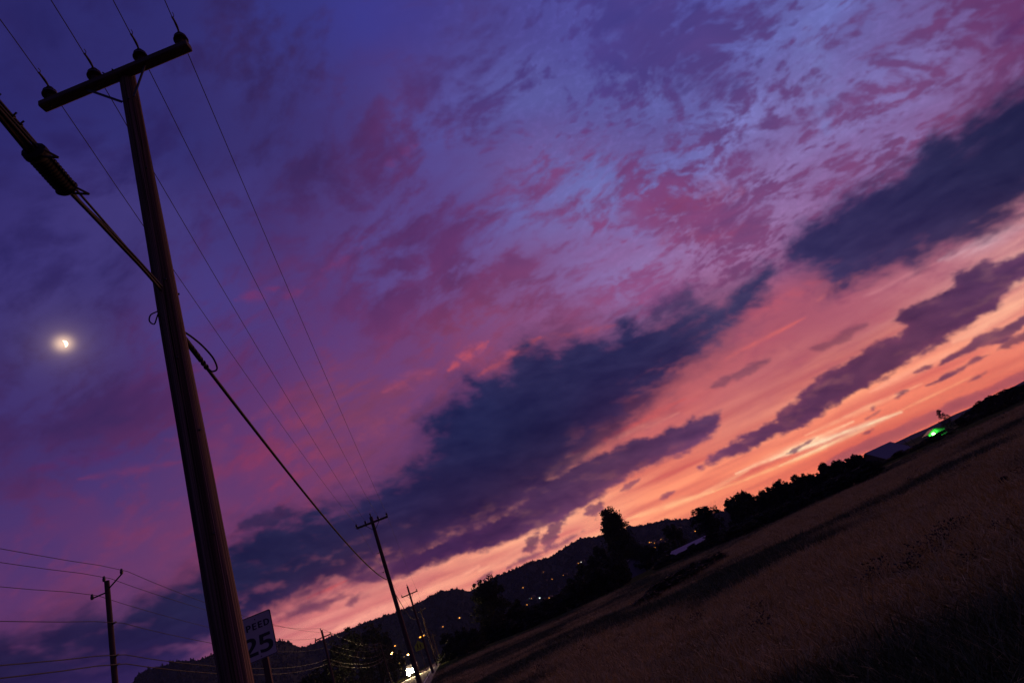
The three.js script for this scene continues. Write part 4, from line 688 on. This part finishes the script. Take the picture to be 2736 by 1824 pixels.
// hedgerow shrubs: three shapes, cloned along each row
function shrubShape(seed, w, h, name, label, group, pos, mat) { return leafyTree(name, label, group, pos, { h, w, seed, clumps: 46, each: 46, leaf: 0.2, mat, low: 0.02, spread: shrub, trunk: 0.02 }); }
const ordinal = (n) => n + (n % 100 > 10 && n % 100 < 14 ? 'th' : ['th', 'st', 'nd', 'rd'][n % 10] ?? 'th');
const protos = {};
function row(name, what, place, group, list, mat) {
  const order = list.map((q, i) => i).sort((a, b) => list[a][0] - list[b][0]);
  list.forEach(([az, d, el, w], i) => {
    const p = on(az, d), h = Math.max(0.25, top(el, d, p)), key = name + i % 3, label = `${what}, ${ordinal(order.indexOf(i) + 1)} ${place}`;
    let o;
    if (!protos[key]) { o = shrubShape(200 + i + name.length * 7, 3, 3, name, label, group, p, mat[i % mat.length]); protos[key] = o; } else { o = protos[key].clone(); o.name = numbered(name); scene.add(o); o.position.copy(p); o.userData = { label, category: 'tree', group }; }
    o.scale.set(w / 3, h / 3, w / 3); o.rotation.y = i * 2.4;
  });
}
const rr = rng(909);
const many = (a0, a1, n, f) => Array.from({ length: n }, (_, i) => { const az = a0 + (a1 - a0) * (i + 0.3 + 0.4 * rr()) / n; return f(az, i); });
// along the far side of the field, from the poles to the tall tree
row('hedge_shrub', 'dark hedge shrub at the far field edge', 'from the poles', 'hedge between the poles and the tall tree', many(-17.5, 0.5, 26, (az) => [az, 92 + 12 * rr(), 0.35 + 0.75 * rr() + 0.5 * smooth(-4, 0, az), 4 + 2.5 * rr()]), [leafDark, leafOlive, leafDark]);
row('thicket_tree', 'dark thicket tree round the foot of the tall tree', 'from the round tree', 'thicket round the tall tree', [[-4.2, 120, 1.35, 6], [-3.0, 126, 2.0, 6.5], [-1.9, 130, 2.3, 6], [-0.9, 134, 2.75, 5], [0.2, 136, 1.9, 6], [3.2, 138, 1.15, 6], [4.6, 132, 0.85, 5.5], [-5.4, 116, 0.9, 5.5], [2.3, 140, 1.7, 5.5], [-10.2, 104, 1.6, 5]], [leafDark, leafOlive]);
row('pine_sapling', 'dark bushy tree in the hedge before the round tree', 'from the poles', 'trees left of the round tree', [[-15.6, 84, 1.35, 3.6], [-16.9, 96, 1.55, 4.4], [-14.6, 82, 1.0, 4.4]], [leafDark]);
// brush beyond the field on the sunset side
row('treeline_tree', 'dark scrubby tree of the treeline against the sunset', 'from the shed', 'treeline against the sunset', [...many(11.6, 23.6, 26, (az) => [az, 66 + 10 * rr(), 1.45 - 0.085 * Math.max(0, az - 13) + 0.75 * (rr() - 0.5) - 0.3 * smooth(20, 23, az), 1.9 + 1.6 * rr()])], [leafDark, leafDark, leafOlive]);
row('brush_shrub', 'low dark brush lining the field below the treeline', 'from the shed', 'brush in front of the treeline', [...many(3.2, 24, 30, (az) => [az, 58 + 5 * rr() + 36 * smooth(11, 4, az), -0.55 + 0.35 * rr(), 2.4 + 1.5 * rr()]), ...many(24, 30, 9, (az) => [az, 96 + 10 * rr(), -0.62 + 0.2 * rr(), 3 + 1.6 * rr()])], [leafDark, leafOlive]);
row('roadside_bush', 'dark bush at the sunset end of the field', 'from the fir', 'bushes at the sunset end of the field', many(30.9, 44, 20, (az) => [az, 150 + 14 * rr(), -0.25 + 0.5 * smooth(30.5, 33.5, az) - 0.30 * smooth(34, 37, az) + 0.16 * rr(), 5.5 + 2.5 * rr()]), [leafDark, leafDark, leafOlive]);
// weedy clumps in the field
row('weed_clump', 'low dark clump of weeds in the dry field', 'from the poles', 'weed clumps in the dry field', [[2.4, 30, -2.0, 2.6], [3.6, 31, -1.85, 2.4], [4.8, 32, -1.8, 2.8], [6.0, 33, -1.75, 2.4], [7.0, 34, -1.75, 2.2], [1.2, 27, -2.45, 2.2], [8.6, 35, -1.8, 1.6], [29.5, 21, -3.6, 0.4], [31, 14, -5.5, 0.36]], [leafDark]);
// ragged fir by the green lamp
{ const d = 190, p = on(30.45, d), h = top(1.12, d, p), r = rng(77), g = thing('fir_tree', 'thin ragged fir standing above the brush beside the green lamp', 'tree', p), wood = [rod(V(0, -0.3, 0), V(0, h, 0), 0.13, 0.015, 7)], tips = [];
  for (let k = 0; k < 13; k++) { const t = 0.2 + 0.78 * k / 12, y = h * t, len = (1 - t) * 3.0 + 0.28; for (let j = 0; j < 4; j++) { if (r() < 0.2) continue; const a = k * 1.9 + j * 1.57 + r() * 0.5, q = V(Math.cos(a) * len * (0.7 + 0.45 * r()), y + len * (0.16 - 0.2 * (1 - t)), Math.sin(a) * len * (0.7 + 0.45 * r())); wood.push(rod(V(0, y, 0), q, 0.035, 0.01, 5)); tips.push([V(0, y, 0), q]); } }
  part('trunk', mergeGeometries(wood), bark, g);
  part('crown', leaves(r, tips.length * 34, 0.26, () => { const [a, b] = tips[Math.floor(r() * tips.length)], t = 0.2 + 0.8 * r(); return a.clone().lerp(b, t).add(V((r() - 0.5) * 0.22, -r() * 0.26, (r() - 0.5) * 0.22)); }), needleMat, g); }

// ------------------------------------------------------------------ buildings
function prism(w, l, h, over, drop = 0) { const s = new THREE.Shape(); s.moveTo(-w / 2 - over, -drop); s.lineTo(0, h); s.lineTo(w / 2 + over, -drop); s.lineTo(w / 2 + over, -drop + 0.16); s.lineTo(0, h + 0.2); s.lineTo(-w / 2 - over, -drop + 0.16); return new THREE.ExtrudeGeometry(s, { depth: l + over * 2, bevelEnabled: false }).translate(0, 0, -l / 2 - over); }
function gable(w, l, y, h) { const s = new THREE.Shape(); s.moveTo(-w / 2, 0); s.lineTo(w / 2, 0); s.lineTo(w / 2, y); s.lineTo(0, y + h); s.lineTo(-w / 2, y); return new THREE.ExtrudeGeometry(s, { depth: l, bevelEnabled: false }).translate(0, 0, -l / 2); }
function ribs(w, l, h, over, n) { const g = [], sl = Math.hypot(w / 2 + over, h); for (let i = 0; i <= n; i++) for (const s of [-1, 1]) { const z = -l / 2 - over + (l + over * 2) * i / n; g.push(bar(V(0, h + 0.21, z), V(s * (w / 2 + over), 0.17, z), 0.05, 0.05)); } return mergeGeometries(g); }
const planks = std(rgb(0.055, 0.04, 0.035), 0.95), tin = std(rgb(0.13, 0.13, 0.15), 0.6, { metalness: 0.2 }), paleTin = std(rgb(0.28, 0.27, 0.28), 0.5, { metalness: 0.2 }), dim = std(rgb(0.02, 0.02, 0.025), 0.25), shingle = std(rgb(0.07, 0.06, 0.06), 0.95);
{ // barn with a broad tin roof
  const d = 235, p = bearing(25.15, d, -2.6), g = thing('barn', 'dark barn with a broad blue-grey tin roof below the sunset', 'barn', p, -70.3 * RAD), W = 12, Ln = 11.4, H = 4.4;
  part('wall', gable(W, Ln, 1.6, H), planks, g);
  const roof = part('roof', prism(W, Ln, H, 0.5).translate(0, 1.6, 0), tin, g); part('roof_rib', ribs(W, Ln, H, 0.5, 16).translate(0, 1.6, 0), tin, roof);
  const door = part('door', new THREE.BoxGeometry(2.8, 2.6, 0.08).translate(0, 1.3, Ln / 2 + 0.05), planks, g); part('door_frame', mergeGeometries([new THREE.BoxGeometry(0.14, 2.7, 0.1).translate(-1.45, 1.35, Ln / 2 + 0.08), new THREE.BoxGeometry(0.14, 2.7, 0.1).translate(1.45, 1.35, Ln / 2 + 0.08), new THREE.BoxGeometry(3.04, 0.14, 0.1).translate(0, 2.7, Ln / 2 + 0.08)]), shingle, door);
}
{ // low shed with a pale roof at the field edge
  const d = 104, p = on(7.0, d), g = thing('shed', 'low shed with a pale metal roof at the edge of the field', 'shed', p.setY(-1.0), -7 * RAD + 1.15);
  part('wall', gable(4.4, 6.4, 1.5, 0.75), planks, g);
  const roof = part('roof', prism(4.4, 6.4, 0.75, 0.35).translate(0, 1.5, 0), paleTin, g); part('roof_rib', ribs(4.4, 6.4, 0.75, 0.35, 12).translate(0, 1.5, 0), paleTin, roof);
  const lean = part('lean_to_roof', new THREE.BoxGeometry(2.4, 0.08, 6.6).rotateZ(-0.12).translate(3.6, 1.2, 0), paleTin, g); part('lean_to_post', rod(V(4.6, 0, 3), V(4.6, 1.1, 3), 0.06), bark, lean);
}
{ // small house in the shade of the tall tree
  const d = 142, p = on(0.9, d), g = thing('small_house', 'small pale house half hidden at the foot of the tall tree', 'house', p, 0.3);
  part('wall', gable(6, 8, 2.2, 1.4), std(rgb(0.3, 0.28, 0.3), 0.9), g); part('roof', prism(6, 8, 1.4, 0.4).translate(0, 2.2, 0), shingle, g);
  for (const x of [-1.6, 1.5]) { const w = part('window', new THREE.BoxGeometry(0.9, 1.0, 0.06).translate(x, 1.4, 4.02), dim, g); part('window_frame', mergeGeometries([new THREE.BoxGeometry(1.06, 0.09, 0.1).translate(x, 1.93, 4.03), new THREE.BoxGeometry(1.06, 0.09, 0.1).translate(x, 0.87, 4.03)]), std(rgb(0.5, 0.5, 0.5), 0.8), w); }
}
{ // outbuilding with the green lamp
  const d = 190, p = bearing(29.2, d, -2.7), turn = -29.2 * RAD + 0.25, g = thing('outbuilding', 'low outbuilding with one wall lit by the green lamp', 'outbuilding', p, turn);
  part('wall', gable(4.2, 5.6, 3.2, 0.9), std(rgb(0.22, 0.22, 0.2), 0.9), g); part('roof', prism(4.2, 5.6, 0.9, 0.3).translate(0, 3.2, 0), std(rgb(0.07, 0.07, 0.08), 0.7), g);
  part('door', new THREE.BoxGeometry(0.95, 1.9, 0.06).translate(0.7, 0.95, 2.83), planks, g);
  const lp0 = V(-0.9, 3.0, 3.0).applyAxisAngle(V(0, 1, 0), turn).add(p), lamp = thing('green_lamp', 'bright green lamp glowing on the outbuilding wall', 'lamp', lp0, turn);
  part('bulb', new THREE.SphereGeometry(0.38, 14, 10), new THREE.MeshStandardMaterial({ color: 0x000000, emissive: rgb(0.12, 1, 0.1), emissiveIntensity: 40 }), lamp);
  part('fitting', new THREE.CylinderGeometry(0.07, 0.1, 0.16, 10).translate(0, 0.24, -0.02), iron, lamp);
  const l = new THREE.PointLight(rgb(0.04, 1, 0.07), 36, 0, 2); l.position.set(lp0.x, lp0.y, lp0.z); l.translateX(0); l.position.add(V(Math.sin(turn), -0.1, Math.cos(turn)).multiplyScalar(0.5)); l.castShadow = true; scene.add(l);
}
// leaning posts on the horizon
[[27.35, 0.18, 0.16, 'leaning bare post on the horizon closest to the barn'], [27.75, 0.1, 0.1, 'middle leaning post on the horizon between barn and green lamp'], [28.35, -0.02, -0.08, 'leaning post on the horizon closest to the green lamp']].forEach(([az, el, lean, label]) => { const p = bearing(az, 175, -2.4), h = 1.5 + Math.tan(el * RAD) * 175 + 2.4, g = thing('fence_post', label, 'fence post', p, 0, 'leaning posts on the horizon'); part('post', shaft(V(0, -0.3, 0), V(-lean * 5, h, 0), 0.09, 0.06, 0.1, 6, 8), bark, g); part('wire_stub', rod(V(-lean * 4, h * 0.8, 0), V(-lean * 4 - 0.35, h * 0.86, 0), 0.02), iron, g); });

// houses on the hill: azimuth and elevation of their lit windows, and the colour of the light
{
  const LIT = [[-4.82, 2.03], [-6.12, 2.14], [-6.62, 2.24], [-6.63, 3.02], [-6.0, 0.66, 3], [-5.69, 0.95], [-8.35, 1.4, 2], [-7.88, 1.13, 4], [-7.46, 0.85], [-8.68, 1.41, 5], [-9.17, 1.05, 2], [-8.83, 2.53], [-2.76, 2.43, 1], [-3.16, 2.43], [-1.61, 2.04], [-2.2, 1.97, 1], [-10.15, 1.4], [-15.3, 2.43, 2], [-16.97, 2.33], [-19.04, 2.31, 3], [-18.7, 2.31, 2], [-6.92, 0.8], [4.09, 1.38, 2], [4.03, 1.24], [3.65, 1.47], [4.37, 1.07, 2], [4.94, 1.26, 2], [4.7, 1.14, 2], [4.55, 1.1], [4.08, 0.88, 3], [4.29, 0.84, 2], [3.04, 1.1], [8.0, 0.68], [7.58, 0.6, 1], [6.91, 1.42], [5.31, 0.92], [-21.61, 2.58, 3], [-21.4, 2.5, 2], [-20.34, 2.7, 5]];
  const r = rng(5150), side = std(rgb(0.16, 0.14, 0.13), 0.95);
  const glow = [rgb(1, 0.36, 0.05), rgb(0.9, 0.8, 0.62), rgb(1, 0.40, 0.06), rgb(1, 0.33, 0.03), rgb(0.75, 0.95, 0.9), rgb(0.3, 0.7, 0.75)].map((c, i) => new THREE.MeshStandardMaterial({ color: 0x000000, emissive: c, emissiveIntensity: [1.4, 1.4, 2.6, 5, 2.2, 1][i] }));
  const hues = ['amber', 'white', 'orange', 'deep orange', 'pale green', 'teal'];
  LIT.sort((m, n) => m[0] - n[0]).forEach(([az, el, k = 0], i) => {
    let a = 0.02, b = 1; for (let n = 0; n < 30; n++) { const m = (a + b) / 2, p = hillPoint(az, m), e = Math.atan2(p.y + 2 - 1.5, Math.hypot(p.x, p.z)) / RAD; if (e < el) a = m; else b = m; }
    const p = hillPoint(az, a), w = 7 + 4 * r(), l = 6 + 3 * r(), hh = 3.2 + r() * 1.2, g = thing('hillside_house', `small hillside house with ${hues[k]} window, ${ordinal(i + 1)} from the street lamps along the hill`, 'house', p.clone().setY(p.y - 0.8), Math.atan2(-p.x, -p.z) + (r() - 0.5) * 0.6, 'lit houses on the hill');
    part('wall', gable(w, l, hh, 1.6), side, g); part('roof', prism(w, l, 1.6, 0.4).translate(0, hh, 0), shingle, g);
    part('lit_window', new THREE.BoxGeometry([1.6, 1.6, 2, 2.6, 2, 1.6][k], 1.3, 0.12).translate((r() - 0.5) * w * 0.4, 1.7 + 0.8, l / 2 + 2.4), glow[k], g); part('porch', mergeGeometries([new THREE.BoxGeometry(w * 0.8, 0.15, 2.2).translate(0, 3.5, l / 2 + 1.1), new THREE.BoxGeometry(w * 0.8, 1.5, 2.3).translate(0, 0.75, l / 2 + 1.15)]), side, g);
  });
}
// ------------------------------------------------------------------ street lamps and the car on the road
[[-21.77, 165, 2.05, 'street lamp glowing amber above the lamplit tree', 480], [-20.5, 235, 1.41, 'smaller amber street lamp farther down the road', 120]].forEach(([az, d, el, label, I]) => {
  const p = bearing(az, d); p.y = landHeight(p.x, p.z); const y = 1.5 + Math.tan(el * RAD) * d - p.y, foot = OFF.clone().multiplyScalar(1.8), g = thing('street_lamp', label, 'street lamp', p.clone().add(foot), 0, 'amber street lamps');
  part('post', rod(V(0, -0.3, 0), V(0, y + 0.3, 0), 0.1, 0.06), iron, g);
  const arm = part('arm', tube([V(0, y - 0.3, 0), V(0, y + 0.35, 0).addScaledVector(foot, -0.4), V(0, y + 0.3, 0).addScaledVector(foot, -1)], 0.04, 12, 6), iron, g);
  part('lamp_head', new THREE.SphereGeometry(0.32, 14, 8, 0, 6.2832, 0, 1.57).scale(1, 0.6, 1).translate(-foot.x, y + 0.16, -foot.z), iron, arm);
  part('bulb', new THREE.SphereGeometry(0.27, 14, 10).translate(-foot.x, y, -foot.z), new THREE.MeshStandardMaterial({ color: 0x000000, emissive: rgb(1, 0.55, 0.12), emissiveIntensity: 40 }), arm);
  const l = new THREE.PointLight(rgb(1, 0.6, 0.2), I, 0, 2); l.position.set(p.x, p.y + y - 0.45, p.z); l.castShadow = true; scene.add(l);
});
function vehicle(label, t, o, beam, size, away) {
  const p = along(t, o); p.y = landHeight(p.x, p.z) + 0.06;
  const g = thing('car', label, 'car', p, Math.atan2(-ROAD.x, -ROAD.z) + (away ? Math.PI : 0)), paint = new THREE.MeshPhysicalMaterial({ color: rgb(0.05, 0.05, 0.06), roughness: 0.35, clearcoat: 1 }), s = new THREE.Shape();
  s.moveTo(-2.3, 0.35); s.lineTo(-2.35, 0.95); s.lineTo(-2.0, 1.12); s.lineTo(-1.4, 1.18); s.lineTo(-0.7, 1.78); s.lineTo(1.2, 1.82); s.lineTo(2.0, 1.2); s.lineTo(2.3, 1.1); s.lineTo(2.35, 0.4);
  part('body', new THREE.ExtrudeGeometry(s, { depth: 1.7, bevelEnabled: true, bevelSize: 0.06, bevelThickness: 0.06, bevelSegments: 2 }).translate(0, 0, -0.85).rotateY(Math.PI / 2), paint, g);
  part('windscreen', new THREE.PlaneGeometry(1.5, 0.72).rotateX(-0.85).translate(0, 1.5, 1.1), dim, g);
  for (const [x, z] of [[-0.86, 1.45], [0.86, 1.45], [-0.86, -1.45], [0.86, -1.45]]) { const w = part('wheel', new THREE.CylinderGeometry(0.36, 0.36, 0.24, 18).rotateZ(Math.PI / 2).translate(x, 0.36, z), rubber, g); part('rim', new THREE.CylinderGeometry(0.2, 0.2, 0.26, 12).rotateZ(Math.PI / 2).translate(x, 0.36, z), iron, w); }
  part('bumper', new THREE.BoxGeometry(1.8, 0.22, 0.2).translate(0, 0.5, 2.42), iron, g); part('grille', new THREE.BoxGeometry(0.8, 0.22, 0.04).translate(0, 0.82, 2.43), iron, g);
  const glow = new THREE.MeshStandardMaterial({ color: 0x000000, emissive: away ? rgb(1, 0.06, 0.02) : rgb(1, 0.7, 0.34), emissiveIntensity: beam });
  for (const [x, y] of size) part(away ? 'tail_lamp' : 'head_or_extra_lamp', new THREE.SphereGeometry(0.3, 14, 10).scale(1, 1, 0.4).translate(x, y, 2.44), glow, g);
  return g;
}
{
  const g = vehicle('oncoming car with dazzling headlamps below the poles', 107, 6.5, 420, [[-0.62, 0.66], [-0.55, 1.12], [0.55, 1.12], [0.62, 0.66], [-0.16, 0.86], [0.16, 0.86]], false), p = g.position;  // extra lamps added beside the real pair, oversized to round out the glare
  for (const x of [-0.6, 0.6]) { const l = new THREE.SpotLight(rgb(1, 0.72, 0.4), 80, 0, 0.42, 0.6, 2); l.position.copy(p).addScaledVector(OFF, x).addScaledVector(ROAD, -2.7).add(V(0, 0.86, 0)); l.target.position.copy(l.position).addScaledVector(ROAD, -30).add(V(0, -0.25, 0)); l.castShadow = true; scene.add(l, l.target); }
  vehicle('second car with dim yellow lamps behind the dazzling one', 138, 8.2, 5, [[-0.72, 0.8], [0.72, 0.8]], false);
}

// ------------------------------------------------------------------ grass and stalks in the field
{
  const r = rng(424242);
  const tuft = (seed, blades, tall, wide) => { const q = rng(seed), pos = []; for (let i = 0; i < blades; i++) { const a = q() * 6.283, x = (q() - 0.5) * wide, z = (q() - 0.5) * wide, h = tall * (0.5 + 0.6 * q()), b = 0.15 + 0.9 * q(), w = 0.004 + 0.007 * q(), cx = Math.cos(a), cz = Math.sin(a); const P = (t, s) => [x + cx * b * h * t * t + cz * w * s * (1 - t * 0.9), h * t * (1 - 0.15 * b * t), z + cz * b * h * t * t - cx * w * s * (1 - t * 0.9)]; for (const [t0, t1] of [[0, 0.5], [0.5, 1]]) { const A = P(t0, 1), B = P(t0, -1), C = P(t1, 1), D = P(t1, -1); pos.push(...A, ...B, ...C, ...B, ...D, ...C); } } const g = new THREE.BufferGeometry(); g.setAttribute('position', new THREE.Float32BufferAttribute(pos, 3)); g.computeVertexNormals(); return g; };
  const kinds = [tuft(1, 24, 0.13, 0.36), tuft(2, 22, 0.16, 0.32), tuft(3, 28, 0.10, 0.42), tuft(4, 9, 0.36, 0.22)], total = [80000, 80000, 80000, 3600], m = new THREE.Object3D(), c = new THREE.Color();
  const labels = ['mown and unmown dry grass covering the field', 'longer dry grass mixed through the field', 'short matted grass between the longer grass', 'tall dry seed stalks standing above the grass'];
  kinds.forEach((g, k) => {
    const im = new THREE.InstancedMesh(g, new THREE.MeshStandardMaterial({ color: 0xffffff, roughness: 1, side: THREE.DoubleSide }), total[k]); im.name = numbered(k < 3 ? 'field_grass' : 'seed_stalks');
    for (let i = 0; i < total[k]; i++) {
      let p, e; do { const az = i % 4 ? -21 + 72 * r() : -50 + 130 * r(), d = k < 3 ? 2.2 + 68 * r() ** 1.25 : 2.6 + 38 * r() ** 1.4; p = bearing(az, d); e = p.x * OFF.x + p.z * OFF.z; } while (e > 1.9 || r() > 0.25 + 0.95 * smooth(-0.35, 0.3, fbm(p.x * 0.45 + k * 0.3, p.z * 0.45, 3)));
      const d = Math.hypot(p.x, p.z), dry = clamp(dryness(p.x, p.z) + (r() - 0.5) * 0.35), big = (0.75 + 0.5 * r()) * (1 + d / 70);
      m.position.set(p.x, landHeight(p.x, p.z) - 0.03, p.z); m.rotation.set((r() - 0.5) * 0.8, r() * 6.283, (r() - 0.5) * 0.8); m.scale.set(big, big * (0.6 + 0.6 * r()) / (1 + d / 40), big); m.updateMatrix(); im.setMatrixAt(i, m.matrix);
      const t = 0.75 + 0.5 * r(); im.setColorAt(i, c.setRGB((0.06 + 0.43 * dry) * t, (0.09 + 0.29 * dry) * t, (0.03 + 0.10 * dry) * t));
    }
    tag(im, labels[k], 'grass', 'grass of the field', 'stuff'); scene.add(im);
  });
}
// evening haze over the valley
scene.fog = new THREE.FogExp2(0x98b0e0, 0.00008);
{ // scattered broad-leaved weeds, too many to count
  const r = rng(8811), q = rng(12), m = new THREE.Object3D(), g = leaves(q, 110, 0.034, () => V((q() - 0.5) * 0.3, q() * 0.26, (q() - 0.5) * 0.3)), n = 340, im = new THREE.InstancedMesh(g, leafOlive, n); im.name = 'field_weeds';
  for (let i = 0; i < n; i++) {
    let p, e; do { p = bearing(-16 + 66 * r(), 8 + 54 * r() ** 1.2); e = p.x * OFF.x + p.z * OFF.z; } while (e > 1.5 || r() > smooth(-0.05, 0.4, fbm(p.x * 0.16 + 7, p.z * 0.22, 3)) + 0.05);
    const k = 0.5 + 0.8 * r() ** 2; m.position.set(p.x, landHeight(p.x, p.z) - 0.03, p.z); m.rotation.set(0, r() * 6.28, 0); m.scale.set(k, k * (0.6 + 0.6 * r()), k); m.updateMatrix(); im.setMatrixAt(i, m.matrix);
  }
  tag(im, 'small dark weeds scattered over the dry field', 'weeds', null, 'stuff'); scene.add(im);
}
scene.traverse((o) => { if (o.isMesh) { o.castShadow = true; o.receiveShadow = true; } });
renderer.render(scene, camera);
